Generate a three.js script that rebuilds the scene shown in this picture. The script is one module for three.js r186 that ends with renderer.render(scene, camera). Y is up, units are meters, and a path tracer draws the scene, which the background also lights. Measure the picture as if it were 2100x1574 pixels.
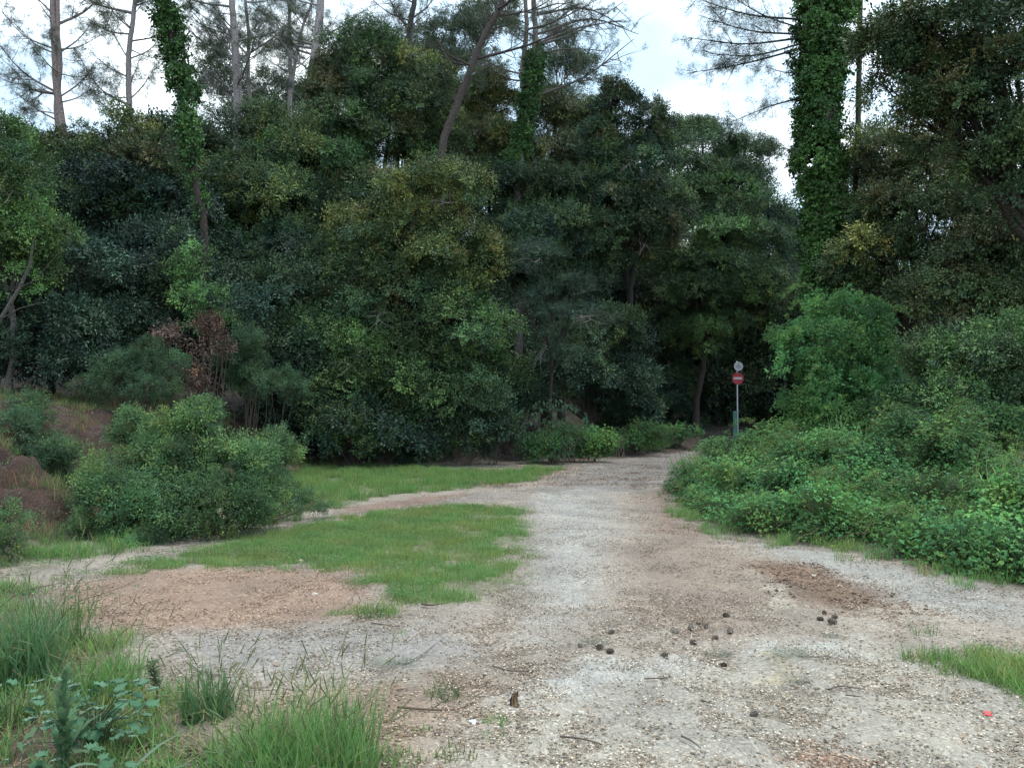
import * as THREE from 'three';
import { createNoise2D, createNoise3D } from 'simplex-noise';

// ---------------------------------------------------------------- camera, sky, sun, exposure
const F = 1586, PITCH = THREE.MathUtils.degToRad(2.09), EYE = 1.6;      // focal length in photo pixels, slight upward tilt, eye height
const scene = new THREE.Scene();
const camera = new THREE.PerspectiveCamera(2 * Math.atan(787 / F) * 180 / Math.PI, 2100 / 1574, 0.1, 900);
camera.position.set(0, EYE, 0);
camera.rotation.x = PITCH;
const renderer = new THREE.WebGLRenderer({ antialias: true });
renderer.toneMapping = THREE.LinearToneMapping;
renderer.toneMappingExposure = 1.75;
renderer.shadowMap.enabled = true;

function random(seed) { let a = seed >>> 0; return () => { a = (a + 0x6D2B79F5) | 0; let t = Math.imul(a ^ (a >>> 15), 1 | a); t = (t + Math.imul(t ^ (t >>> 7), 61 | t)) ^ t; return ((t ^ (t >>> 14)) >>> 0) / 4294967296; }; }
const noise2 = createNoise2D(random(11)), noise3 = createNoise3D(random(12));
const fbm2 = (x, y, o = 4) => { let s = 0, a = 0.5; for (let i = 0; i < o; i++) { s += a * noise2(x, y); x *= 2.03; y *= 2.03; a *= 0.5; } return s; };
const fbm3 = (x, y, z, o = 5) => { let s = 0, a = 0.5; for (let i = 0; i < o; i++) { s += a * noise3(x, y, z); x *= 2.03; y *= 2.03; z *= 2.03; a *= 0.5; } return s; };
const clamp = (x, a = 0, b = 1) => Math.min(b, Math.max(a, x));
const smooth = (a, b, x) => { const t = clamp((x - a) / (b - a)); return t * t * (3 - 2 * t); };
const mix = (a, b, t) => a + (b - a) * t;

{ // thin bright overcast, the same all round: white cloud with pale blue gaps
  const W = 1024, H = 512, data = new Float32Array(W * H * 4);
  for (let j = 0; j < H; j++) for (let i = 0; i < W; i++) {
    const el = (j + 0.5) / H * Math.PI - Math.PI / 2, az = (i + 0.5) / W * 2 * Math.PI;
    const x = Math.cos(el) * Math.cos(az), y = Math.sin(el), z = Math.cos(el) * Math.sin(az), k = 1 / (0.35 + Math.max(0, y));
    const c = smooth(-0.16, 0.5, fbm3(x * k * 1.3 + 3.1, y * 0.8 + 7.7, z * k * 1.3, 5));
    const up = 1 + 0.5 * Math.max(0, y);
    const o = (j * W + i) * 4;
    data[o] = mix(0.40, 1.04, c) * up; data[o + 1] = mix(0.55, 1.14, c) * up; data[o + 2] = mix(0.69, 1.18, c) * up; data[o + 3] = 1;
  }
  const sky = new THREE.DataTexture(data, W, H, THREE.RGBAFormat, THREE.FloatType);
  sky.mapping = THREE.EquirectangularReflectionMapping; sky.magFilter = sky.minFilter = THREE.LinearFilter; sky.needsUpdate = true;
  scene.background = sky; scene.environment = sky;
}
const sun = new THREE.DirectionalLight(new THREE.Color(1, 0.95, 0.88), 1.4);
sun.position.set(7, 40, -14); sun.target.position.set(0, 0, -12); sun.castShadow = true; sun.shadow.radius = 40;
sun.shadow.mapSize.set(4096, 4096); Object.assign(sun.shadow.camera, { left: -45, right: 45, top: 45, bottom: -45, near: 1, far: 160 });
scene.add(sun, sun.target);

// ---------------------------------------------------------------- layout helpers
const V = (x, y, z) => new THREE.Vector3(x, y, z);
const cp = Math.cos(PITCH), sp = Math.sin(PITCH);
function ray(u, v) { const x = (u - 1050) / F, y = (787 - v) / F; return [x, y * cp + sp, -cp + y * sp]; }
function P(u, v, d) { const r = ray(u, v), s = d / -r[2]; return V(r[0] * s, EYE + r[1] * s, -d); }          // a place in the world from its bearing and distance
function G(u, v) { const r = ray(u, v), s = -EYE / r[1]; return [r[0] * s, r[2] * s]; }                       // a place on the level ground
const names = new Map();
function numbered(n) { const k = names.get(n) || 0; names.set(n, k + 1); return k ? n + '_' + String(k).padStart(3, '0') : n; }
function tag(o, label, category, group, kind) { if (label) o.userData.label = label; if (category) o.userData.category = category; if (group) o.userData.group = group; if (kind) o.userData.kind = kind; return o; }
function thing(name, label, category, p, group) { const o = new THREE.Group(); o.name = numbered(name); o.position.copy(p); scene.add(o); return tag(o, label, category, group); }
function mesh(name, geometry, material, parent) { const m = new THREE.Mesh(geometry, material); m.castShadow = m.receiveShadow = true; m.name = parent === scene ? numbered(name) : name; parent.add(m); return m; }

class MB { // collects triangles with normals and colours
  constructor() { this.p = []; this.n = []; this.c = []; this.u = []; this.i = []; }
  v(x, y, z, nx, ny, nz, c, uu = 0, vv = 0) { this.p.push(x, y, z); this.n.push(nx, ny, nz); this.c.push(c[0], c[1], c[2]); this.u.push(uu, vv); return this.p.length / 3 - 1; }
  t(a, b, c) { // wound so that the face looks the way its normals do
    const p = this.p, n = this.n, i = a * 3, j = b * 3, k = c * 3, ux = p[j] - p[i], uy = p[j + 1] - p[i + 1], uz = p[j + 2] - p[i + 2], vx = p[k] - p[i], vy = p[k + 1] - p[i + 1], vz = p[k + 2] - p[i + 2];
    const g = (uy * vz - uz * vy) * (n[i] + n[j] + n[k]) + (uz * vx - ux * vz) * (n[i + 1] + n[j + 1] + n[k + 1]) + (ux * vy - uy * vx) * (n[i + 2] + n[j + 2] + n[k + 2]);
    if (g < 0) this.i.push(a, c, b); else this.i.push(a, b, c);
  }
  geometry() { const g = new THREE.BufferGeometry(); g.setAttribute('position', new THREE.Float32BufferAttribute(this.p, 3)); g.setAttribute('normal', new THREE.Float32BufferAttribute(this.n, 3)); g.setAttribute('color', new THREE.Float32BufferAttribute(this.c, 3)); g.setAttribute('uv', new THREE.Float32BufferAttribute(this.u, 2)); g.setIndex(this.i); return g; }
  // a leaf: folded diamond or longer blade from base b along d (unit), n roughly its upper side
  leaf(b, d, n, len, wid, c, fold = 0.25, droop = 0.0, wide = 0.45) {
    const s = V().crossVectors(d, n).normalize(), up = V().crossVectors(s, d).normalize();
    const m = b.clone().addScaledVector(d, len * wide).addScaledVector(up, fold * wid * 0.5), tip = b.clone().addScaledVector(d, len).addScaledVector(up, -droop * len);
    const l = m.clone().addScaledVector(s, wid / 2).addScaledVector(up, -fold * wid * 0.5 * 0 + fold * wid * 0.3), r = m.clone().addScaledVector(s, -wid / 2).addScaledVector(up, fold * wid * 0.3);
    const nl = up.clone().addScaledVector(s, -fold).normalize(), nr = up.clone().addScaledVector(s, fold).normalize();
    const a1 = this.v(b.x, b.y, b.z, nl.x, nl.y, nl.z, c), b1 = this.v(tip.x, tip.y, tip.z, nl.x, nl.y, nl.z, c), c1 = this.v(l.x, l.y, l.z, nl.x, nl.y, nl.z, c);
    this.t(a1, b1, c1);
    const a2 = this.v(b.x, b.y, b.z, nr.x, nr.y, nr.z, c), b2 = this.v(tip.x, tip.y, tip.z, nr.x, nr.y, nr.z, c), c2 = this.v(r.x, r.y, r.z, nr.x, nr.y, nr.z, c);
    this.t(a2, c2, b2);
  }
  // a grass blade arching from b, leaning along d (horizontal), as a strip
  blade(b, d, len, wid, lean, bend, c, seg = 3, twist = 0) {
    const side = V(-d.z + twist * d.x, 0, d.x + twist * d.z).normalize(); let prev = null, a = lean;
    const q = b.clone();
    for (let k = 0; k <= seg; k++) {
      const t = k / seg, w = wid * (1 - t * t * 0.97) * 0.5, dir = V(d.x * Math.sin(a), Math.cos(a), d.z * Math.sin(a)), n = V(d.x * -Math.cos(a), Math.sin(a), d.z * -Math.cos(a));
      const i1 = this.v(q.x + side.x * w, q.y, q.z + side.z * w, n.x, n.y, n.z, c), i2 = this.v(q.x - side.x * w, q.y, q.z - side.z * w, n.x, n.y, n.z, c);
      if (prev) { this.t(prev[0], prev[1], i2); this.t(prev[0], i2, i1); }
      prev = [i1, i2]; q.addScaledVector(dir, len / seg); a += bend / seg;
    }
    return q;
  }
  // a tapering tube through points with radii
  tube(pts, rad, c, sides = 6, cap = true) {
    const N = pts.length, first = this.p.length / 3; let u = V(1, 0, 0), run = 0;
    for (let k = 0; k < N; k++) {
      const t = V().subVectors(pts[Math.min(N - 1, k + 1)], pts[Math.max(0, k - 1)]).normalize();
      if (k === 0 && Math.abs(t.x) > 0.9) u = V(0, 0, 1);
      u = u.clone().addScaledVector(t, -u.dot(t)).normalize(); const w = V().crossVectors(t, u);
      if (k) run += pts[k].distanceTo(pts[k - 1]);
      for (let s = 0; s <= sides; s++) {
        const a = s / sides * 2 * Math.PI, n = u.clone().multiplyScalar(Math.cos(a)).addScaledVector(w, Math.sin(a)), q = pts[k].clone().addScaledVector(n, rad[k]);
        this.v(q.x, q.y, q.z, n.x, n.y, n.z, c, s / sides, run);
      }
    }
    for (let k = 0; k < N - 1; k++) for (let s = 0; s < sides; s++) { const a = first + k * (sides + 1) + s, b = a + sides + 1; this.t(a, a + 1, b + 1); this.t(a, b + 1, b); }
    if (cap) { const e = this.v(pts[N - 1].x, pts[N - 1].y, pts[N - 1].z, 0, 1, 0, c), o = first + (N - 1) * (sides + 1); for (let s = 0; s < sides; s++) this.t(o + s, o + s + 1, e); }
  }
}
const vary = (c, r, amount = 0.25, hue = 0.12) => { const k = 1 + (r() * 2 - 1) * amount, h = (r() * 2 - 1) * hue; return [c[0] * k * (1 + h), c[1] * k, c[2] * k * (1 - h)]; };
const onSphere = (r) => { const y = r() * 2 - 1, a = r() * 2 * Math.PI, s = Math.sqrt(1 - y * y); return V(s * Math.cos(a), y, s * Math.sin(a)); };

// ---------------------------------------------------------------- textures and materials
function canvasNoise(size, fn, srgb) {
  const d = new Uint8Array(size * size * 4);
  for (let j = 0; j < size; j++) for (let i = 0; i < size; i++) { const c = fn(i / size, j / size), o = (j * size + i) * 4; d[o] = c[0]; d[o + 1] = c[1]; d[o + 2] = c[2]; d[o + 3] = 255; }
  const t = new THREE.DataTexture(d, size, size); t.wrapS = t.wrapT = THREE.RepeatWrapping; t.magFilter = t.minFilter = THREE.LinearFilter; t.minFilter = THREE.LinearMipmapLinearFilter; t.generateMipmaps = true; t.needsUpdate = true;
  if (srgb) t.colorSpace = THREE.SRGBColorSpace; return t;
}
// wrapping noise on the unit square
const wrapN = (u, v, f, s) => { const a = u * 2 * Math.PI, b = v * 2 * Math.PI, R = f / (2 * Math.PI); return noise3(Math.cos(a) * R + s, Math.sin(a) * R + Math.cos(b) * R * 1.31, Math.sin(b) * R * 1.31 - s); };
// grit: overlapping small chips of stone on fine earth, one tile
function gritMaps(size, chips, seed) {
  const r = random(seed), h = new Float32Array(size * size), tone = new Float32Array(size * size).fill(-1);
  for (let k = 0; k < chips; k++) {
    const cx = r() * size, cy = r() * size, R = 1.2 + Math.pow(r(), 3.5) * 7, e = 0.55 + r() * 0.45, a = r() * Math.PI, ca = Math.cos(a), sa = Math.sin(a), t = r(), q = r() * 2;
    for (let y = -Math.ceil(R); y <= R; y++) for (let x = -Math.ceil(R); x <= R; x++) {
      const ux = (x * ca + y * sa) / R, uy = (-x * sa + y * ca) / (R * e), d = Math.pow(Math.abs(ux), 2 + q) + Math.pow(Math.abs(uy), 2 + q);
      if (d < 1) { const o = ((Math.floor(cy + y) + size) % size) * size + (Math.floor(cx + x) + size) % size, z = (1 - d) * R / 8 + 0.1; if (z > h[o]) { h[o] = z; tone[o] = t; } }
    }
  }
  const idx = (u, v) => Math.min(size - 1, Math.floor(v * size)) * size + Math.min(size - 1, Math.floor(u * size));
  const fine = (u, v) => 0.5 + 0.5 * (0.6 * wrapN(u, v, 60, 3) + 0.4 * wrapN(u, v, 190, 9));
  return [
    canvasNoise(size, (u, v) => { const o = idx(u, v), f = fine(u, v), g = 0.5 + 0.5 * wrapN(u, v, 9, 5); let k = tone[o] < 0 ? 0.60 + 0.16 * f + 0.06 * g : 0.56 + 0.44 * tone[o] + 0.05 * f; const w = tone[o] < 0 ? 0 : 0.02; return [255 * clamp(k), 255 * clamp(k + w * 0.6), 255 * clamp(k + w)]; }),
    canvasNoise(size, (u, v) => { const o = idx(u, v), k = clamp(h[o] * 0.8 + 0.14 * fine(u, v)); return [255 * k, 255 * k, 255 * k]; }),
  ];
}
const [gritMap, gritBump] = gritMaps(1024, 42000, 5);
const barkMap = canvasNoise(256, (u, v) => { const a = Math.abs(wrapN(u, v, 7, 2)), b = 0.5 + 0.5 * wrapN(u, v, 26, 4), k = 0.45 + 0.4 * smooth(0.05, 0.35, a) * 0.8 + 0.2 * b; return [255 * clamp(k), 255 * clamp(k * 0.97), 255 * clamp(k * 0.95)]; });
const barkBump = canvasNoise(256, (u, v) => { const a = Math.abs(wrapN(u, v, 7, 2)), b = 0.5 + 0.5 * wrapN(u, v, 26, 4), k = 0.7 * smooth(0.0, 0.3, a) + 0.3 * b; return [255 * k, 255 * k, 255 * k]; });

const earthMat = new THREE.MeshStandardMaterial({ vertexColors: true, map: gritMap, bumpMap: gritBump, bumpScale: 0.012, roughness: 0.95 });
const stoneMat = new THREE.MeshStandardMaterial({ vertexColors: true, roughness: 0.85 });
const barkMat = new THREE.MeshStandardMaterial({ vertexColors: true, map: barkMap, bumpMap: barkBump, bumpScale: 0.03, roughness: 0.95 });
const twigMat = new THREE.MeshStandardMaterial({ vertexColors: true, roughness: 0.9 });
const leatherLeaf = new THREE.MeshPhysicalMaterial({ vertexColors: true, roughness: 0.46, specularIntensity: 0.55, side: THREE.DoubleSide });                                        // evergreen oak, ivy
const softLeaf = new THREE.MeshPhysicalMaterial({ vertexColors: true, roughness: 0.95, specularIntensity: 0.4, transmission: 0.4, thickness: 0, side: THREE.DoubleSide });          // bramble, grass, broad leaves
const dryLeaf = new THREE.MeshStandardMaterial({ vertexColors: true, roughness: 0.9, side: THREE.DoubleSide });

// ---------------------------------------------------------------- terrain
const foot = [[-8, 8], [-7.2, 0], [-6.1, -6], [-5.6, -9.6], [-6.0, -14], [-6.2, -20.5], [-4.2, -24], [0, -25.6], [3.4, -27.6], [7.2, -32], [12, -36], [22, -40], [60, -48], [200, -70]];
const footH = [1.2, 1.3, 1.4, 1.5, 1.6, 1.6, 1.3, 1.0, 0.8, 0.5, 0.4, 0.4, 0.4, 0.4];
function bank(x, z) { // [distance beyond the foot of the bank (negative in the clearing), height of the bank there]
  let best = 1e9, bs = 0, bh = 1;
  for (let k = 0; k < foot.length - 1; k++) {
    const [ax, az] = foot[k], [bx, bz] = foot[k + 1], dx = bx - ax, dz = bz - az, t = clamp(((x - ax) * dx + (z - az) * dz) / (dx * dx + dz * dz));
    const px = x - ax - dx * t, pz = z - az - dz * t, d = px * px + pz * pz;
    if (d < best) { best = d; bs = dx * pz - dz * px < 0 ? 1 : -1; bh = mix(footH[k], footH[k + 1], t); }
  }
  return [Math.sqrt(best) * bs, bh];
}
const drive = [[1330, 945], [1245, 985], [1190, 1060], [1180, 1170], [1240, 1320], [1420, 1574], [1700, 1900]].map(([u, v]) => G(u, v));
function rut(x, z) { // two worn wheel lines and the loose ridge between them
  let best = 1e9; for (let k = 0; k < drive.length - 1; k++) { const [ax, az] = drive[k], dx = drive[k + 1][0] - ax, dz = drive[k + 1][1] - az, t = clamp(((x - ax) * dx + (z - az) * dz) / (dx * dx + dz * dz)); best = Math.min(best, Math.hypot(x - ax - dx * t, z - az - dz * t)); }
  const w = best + 0.12 * noise2(x * 0.9, z * 0.9 + 70), k = 0.6 + 0.6 * noise2(x * 0.5 + 9, z * 0.5); return -0.035 * k * Math.exp(-(((w - 0.78) / 0.2) ** 2)) + 0.02 * k * Math.exp(-(((w - 1.15) / 0.16) ** 2)) + 0.015 * k * Math.exp(-((w / 0.3) ** 2));
}
function height(x, z) {
  const [d0, h] = bank(x, z), d = d0 + 0.5 * noise2(x * 0.4 + 5, z * 0.4) + 0.15 * noise2(x * 1.7, z * 1.7);
  let y = h * smooth(-0.2, 2.6, d) + Math.min(9, 0.16 * Math.max(0, d - 2.6)) + Math.min(18, 0.5 * Math.max(0, d - 45));
  if (d > 0) y += 0.16 * smooth(0, 1, d) * fbm2(x * 0.9, z * 0.9, 4) + smooth(0, 1, d) * (0.05 * noise2(x * 5, z * 5) - 0.13 * Math.abs(noise2(x * 1.6 + 7, z * 1.6)) - 0.05 * Math.abs(noise2(x * 4.1, z * 4.1 + 3)));
  const near = smooth(-1.5, -0.2, -d);
  y += near * (0.035 * fbm2(x * 0.35, z * 0.35, 3) + 0.02 * fbm2(x * 2.3, z * 2.3, 3) + 0.006 * noise2(x * 7, z * 7) + (Math.abs(x) < 9 && z > -36 ? rut(x, z) : 0));
  return y;
}
const poly = (...pts) => { const w = []; for (let k = 0; k < pts.length; k += 2) w.push(G(pts[k], pts[k + 1])); return w; };
function inside(pg, x, z) { // signed distance, positive inside
  let best = 1e9, c = false;
  for (let k = 0, j = pg.length - 1; k < pg.length; j = k++) {
    const [ax, az] = pg[j], [bx, bz] = pg[k], dx = bx - ax, dz = bz - az, t = clamp(((x - ax) * dx + (z - az) * dz) / (dx * dx + dz * dz || 1));
    best = Math.min(best, (x - ax - dx * t) ** 2 + (z - az - dz * t) ** 2);
    if ((az > z) !== (bz > z) && x < (bx - ax) * (z - az) / (bz - az) + ax) c = !c;
  }
  return Math.sqrt(best) * (c ? 1 : -1);
}
const lawn = poly(140, 1195, 300, 1150, 500, 1100, 700, 1062, 900, 1036, 1075, 1036, 1090, 1090, 1082, 1180, 1010, 1228, 900, 1243, 765, 1268, 738, 1255, 765, 1215, 700, 1172, 560, 1163, 400, 1163, 250, 1178);
const verge = poly(520, 985, 650, 958, 800, 960, 1000, 966, 1160, 962, 1100, 986, 960, 1004, 850, 1012, 750, 1030, 680, 1046, 600, 1066, 480, 1085, 330, 1115, 200, 1150, 60, 1180, 0, 1150, 150, 1110, 420, 1090);
const weedy = poly(-300, 1190, 110, 1195, 165, 1280, 270, 1310, 330, 1400, 470, 1440, 500, 1500, 740, 1520, 760, 1900, -700, 1900);
const thicket = poly(1425, 925, 1385, 985, 1385, 1045, 1470, 1092, 1580, 1110, 1770, 1135, 1900, 1172, 2010, 1195, 2140, 1220, 2600, 1300, 3200, 1150, 2600, 900);
const zones = [ // polygon, base colour of the earth there, width of the blend
  [poly(1090, 1012, 1240, 938, 1440, 905, 1400, 990, 1360, 1010), [0.29, 0.255, 0.225], 0.6],
  [poly(100, 1215, 250, 1178, 400, 1163, 560, 1163, 700, 1172, 780, 1200, 760, 1262, 600, 1285, 400, 1296, 200, 1305, 120, 1270), [0.335, 0.22, 0.155], 0.25],
  [poly(300, 1308, 600, 1292, 900, 1290, 1020, 1330, 900, 1385, 600, 1398, 400, 1372), [0.33, 0.295, 0.26], 0.3],
  [poly(470, 1440, 700, 1408, 950, 1390, 1010, 1408, 900, 1480, 800, 1574, 700, 1800, 300, 1800), [0.33, 0.235, 0.165], 0.2],
  [poly(1085, 1012, 1230, 1000, 1262, 1100, 1215, 1230, 1110, 1320, 1095, 1150), [0.42, 0.385, 0.34], 0.35],
  [poly(1270, 1120, 1400, 1085, 1560, 1150, 1650, 1262, 1480, 1296, 1300, 1270), [0.31, 0.235, 0.18], 0.4],
  [poly(1320, 1012, 1382, 1000, 1400, 1060, 1460, 1108, 1340, 1096), [0.27, 0.19, 0.14], 0.35],
  [poly(1540, 1150, 1700, 1162, 1830, 1212, 1865, 1242, 1700, 1256, 1600, 1222), [0.22, 0.135, 0.085], 0.18],
  [poly(1540, 1112, 1700, 1130, 1900, 1182, 2100, 1228, 2200, 1290, 1900, 1256, 1750, 1192), [0.40, 0.37, 0.325], 0.3],
  [poly(980, 1455, 1500, 1325, 1900, 1330, 2300, 1450, 2300, 1900, 860, 1900), [0.42, 0.372, 0.305], 0.25],
  [poly(1000, 1440, 1160, 1382, 1300, 1345, 1450, 1338, 1420, 1372, 1200, 1412, 1060, 1452), [0.46, 0.43, 0.38], 0.1],
  [poly(1480, 1334, 1600, 1308, 1780, 1313, 1760, 1335, 1560, 1348), [0.46, 0.43, 0.37], 0.09],
  [poly(1570, 1190, 1612, 1200, 1625, 1240, 1580, 1262, 1540, 1258, 1590, 1230), [0.44, 0.37, 0.29], 0.08],
  [poly(1595, 1355, 1640, 1358, 1650, 1392, 1610, 1388), [0.46, 0.38, 0.26], 0.06],
  [poly(1655, 1550, 1705, 1545, 1720, 1590, 1660, 1600), [0.40, 0.25, 0.17], 0.05],
  [poly(100, 1190, 330, 1135, 520, 1088, 700, 1048, 900, 1016, 1090, 1005, 1090, 1025, 900, 1033, 700, 1060, 500, 1098, 300, 1148, 140, 1196), [0.31, 0.26, 0.22], 0.15],
  [poly(700, 1040, 900, 1014, 960, 1012, 900, 1030, 700, 1058), [0.30, 0.20, 0.15], 0.15],
];
function earthColor(x, z) {
  const [d] = bank(x, z), w1 = 0.22 * fbm2(x * 1.9 + 4, z * 1.9, 4) + 0.10 * fbm2(x * 8.3, z * 8.3 + 2, 3), w2 = fbm2(x * 0.7, z * 0.7 + 9, 4), w3 = noise2(x * 6.1, z * 6.1);
  let c = [0.37, 0.305, 0.245];
  for (const [pg, col, soft] of zones) { const k = smooth(-soft, soft, inside(pg, x, z) + w1 * 1.4) * 0.95; if (k > 0) c = c.map((q, i) => mix(q, col[i], k)); }
  const g = Math.max(smooth(-0.1, 0.35, inside(lawn, x, z) + w1 * 2), smooth(-0.1, 0.5, inside(verge, x, z) + w1 * 2) * 0.9);
  c = c.map((q, i) => mix(q, [0.17, 0.17, 0.085][i], g * 0.75));
  const wd = smooth(-0.2, 0.5, inside(weedy, x, z) + w1); c = c.map((q, i) => mix(q, [0.095, 0.056, 0.04][i], wd * 0.95));
  const th = smooth(-0.3, 0.5, inside(thicket, x, z) + w1); c = c.map((q, i) => mix(q, [0.10, 0.085, 0.05][i], th));
  const red = smooth(-0.7, 0.3, d + w1 * 2), wood = smooth(2.2, 4.2, d + w2 * 1.2);
  const soil = z > -22 ? [0.066, 0.036, 0.026] : [0.062, 0.042, 0.032];
  c = c.map((q, i) => mix(q, mix(soil[i] * (1 + 0.35 * w2), [0.07, 0.052, 0.037][i], wood), red));
  const k = (1 + 0.26 * w2 + 0.2 * w1 + 0.09 * w3) * 1.02;     // the grit map averages about 0.76
  return [c[0] * k, c[1] * k * (1 - 0.02 * w2), c[2] * k * (1 - 0.05 * w2)];
}
{
  const grow = (from, to, step, rate) => { const a = []; let s = step, x = from; const sg = Math.sign(to - from); while (sg * (to - x) > 0) { x += sg * s; s *= rate; a.push(x); } return a; };
  const xs = []; for (let x = -7.5; x <= 7.5; x += 0.06) xs.push(x);
  const X = [...grow(-7.5, -420, 0.07, 1.09).reverse(), ...xs, ...grow(7.5, 420, 0.07, 1.09)];
  const zs = []; for (let z = -2; z >= -15; z -= 0.06) zs.push(z);
  const Z = [...grow(-2, 60, 0.1, 1.16).reverse(), ...zs, ...grow(-15, -40, 0.07, 1.012), ...grow(-40, -600, 0.5, 1.12)];
  const n = X.length, m = Z.length, pos = new Float32Array(n * m * 3), col = new Float32Array(n * m * 3), uv = new Float32Array(n * m * 2), idx = [], road = [];
  for (let j = 0; j < m; j++) for (let i = 0; i < n; i++) {
    const o = j * n + i, x = X[i], z = Z[j], c = earthColor(x, z);
    pos.set([x, height(x, z), z], o * 3); col.set(c, o * 3);
    uv.set([(x + 0.15 * noise2(x * 0.6, z * 0.6)) / 2.3, (z + 0.15 * noise2(x * 0.6 + 40, z * 0.6)) / 2.3], o * 2);
  }
  for (let j = 0; j < m - 1; j++) for (let i = 0; i < n - 1; i++) {
    const a = j * n + i, x = X[i], z = Z[j]; idx.push(a, a + 1, a + n + 1, a, a + n + 1, a + n);
    if (x > -6.5 && x < 11 && z < 2 && z > -34 && bank(x, z)[0] < -0.8 && inside(lawn, x, z) < -0.2 && inside(verge, x, z) < -0.2 && inside(weedy, x, z) < -0.2 && inside(thicket, x, z) < -0.2) road.push(a, a + 1, a + n + 1, a, a + n + 1, a + n);
  }
  const make = (p, ix, name) => {
    const g = new THREE.BufferGeometry(); g.setAttribute('position', new THREE.BufferAttribute(p, 3)); g.setAttribute('color', new THREE.BufferAttribute(col, 3)); g.setAttribute('uv', new THREE.BufferAttribute(uv, 2)); g.setIndex(ix); g.computeVertexNormals();
    return tag(mesh(name, g, earthMat, scene), null, null, null, 'structure');
  };
  tag(make(pos, idx, 'ground'), 'reddish earth of the clearing, the bank and the wood floor', 'ground');
  const lifted = pos.slice(); for (let k = 1; k < lifted.length; k += 3) lifted[k] += 0.004;
  tag(make(lifted, road, 'gravel_track'), 'pale gravel and dirt track widening into the clearing', 'track');
}

// ---------------------------------------------------------------- leaf clumps that crowns are made of
const UP = V(0, 1, 0);
function spray(seed, { twigs = 14, per = 16, R = 0.45, len = 0.062, wid = 0.03, colors, twig = [0.07, 0.055, 0.045], flat = 0, droop = 0.1, spread = 1, needle = false }) {
  const r = random(seed), m = new MB();
  for (let t = 0; t < twigs; t++) {
    const d = onSphere(r); d.y = Math.abs(d.y) * (0.95 - flat * 0.7) + (r() - 0.55) * 0.5; d.normalize();
    const L = R * (0.65 + 0.5 * r()), a = V(0, -0.25 * R, 0), e = d.clone().multiplyScalar(L), side = V().crossVectors(d, UP).normalize();
    const w = 0.004; const n = V().crossVectors(d, side);
    const i0 = m.v(a.x, a.y, a.z, n.x, n.y, n.z, twig), i1 = m.v(e.x, e.y, e.z, n.x, n.y, n.z, twig), i2 = m.v(a.x + side.x * w, a.y + w, a.z + side.z * w, n.x, n.y, n.z, twig); m.t(i0, i1, i2);
    const base = colors[Math.floor(r() * colors.length)];
    for (let k = 0; k < per; k++) {
      const s = 0.35 + 0.65 * (k + r()) / per, q = a.clone().lerp(e, s), o = onSphere(r);
      q.addScaledVector(o, 0.02 + 0.05 * r() * spread);
      const ld = d.clone().multiplyScalar(0.5 + 0.6 * s).addScaledVector(o, 0.9).addScaledVector(UP, -droop).normalize(), ln = UP.clone().addScaledVector(onSphere(r), 0.75).normalize();
      m.leaf(q, ld, ln, len * (0.7 + 0.6 * r()), wid * (0.75 + 0.5 * r()), vary(base, r, 0.28, 0.1), 0.3, 0.1);
    }
  }
  return m.geometry();
}
const many = (n, f) => Array.from({ length: n }, (_, k) => f(k));
const ONE = [[1, 1, 1], [1.3, 1.25, 1.1], [0.75, 0.8, 0.85]];
const clumps = { // shapes of clumps, a few variants of each; their colour comes with each copy
  oak: many(5, (k) => spray(100 + k, { colors: ONE, twigs: 15, per: 13, len: 0.08, wid: 0.038 })),
  broad: many(3, (k) => spray(150 + k, { colors: ONE, twigs: 14, per: 12, len: 0.095, wid: 0.044 })),
  far: many(3, (k) => spray(160 + k, { colors: ONE, twigs: 12, per: 14, R: 0.7, len: 0.13, wid: 0.055 })),
  ivy: many(4, (k) => spray(170 + k, { colors: ONE, R: 0.3, twigs: 11, per: 12, len: 0.075, wid: 0.066, droop: 0.55, spread: 0.8 })),
  fresh: many(4, (k) => spray(180 + k, { colors: ONE, R: 0.36, twigs: 12, per: 13, len: 0.07, wid: 0.038, spread: 0.8 })),
  shrub: many(4, (k) => spray(190 + k, { colors: ONE, R: 0.24, twigs: 13, per: 14, len: 0.042, wid: 0.019, spread: 0.6 })),
  dead: many(2, (k) => spray(210 + k, { colors: ONE, R: 0.26, twigs: 9, per: 9, len: 0.05, wid: 0.028, droop: 0.5 })),
  feather: many(3, (k) => spray(220 + k, { colors: ONE, R: 0.5, twigs: 16, per: 22, len: 0.055, wid: 0.012, flat: 0.9, spread: 0.5 })),
  needle: many(3, (k) => spray(230 + k, { colors: ONE, R: 0.3, twigs: 9, per: 16, len: 0.11, wid: 0.007, spread: 0.6, droop: 0 })),
};
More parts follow.
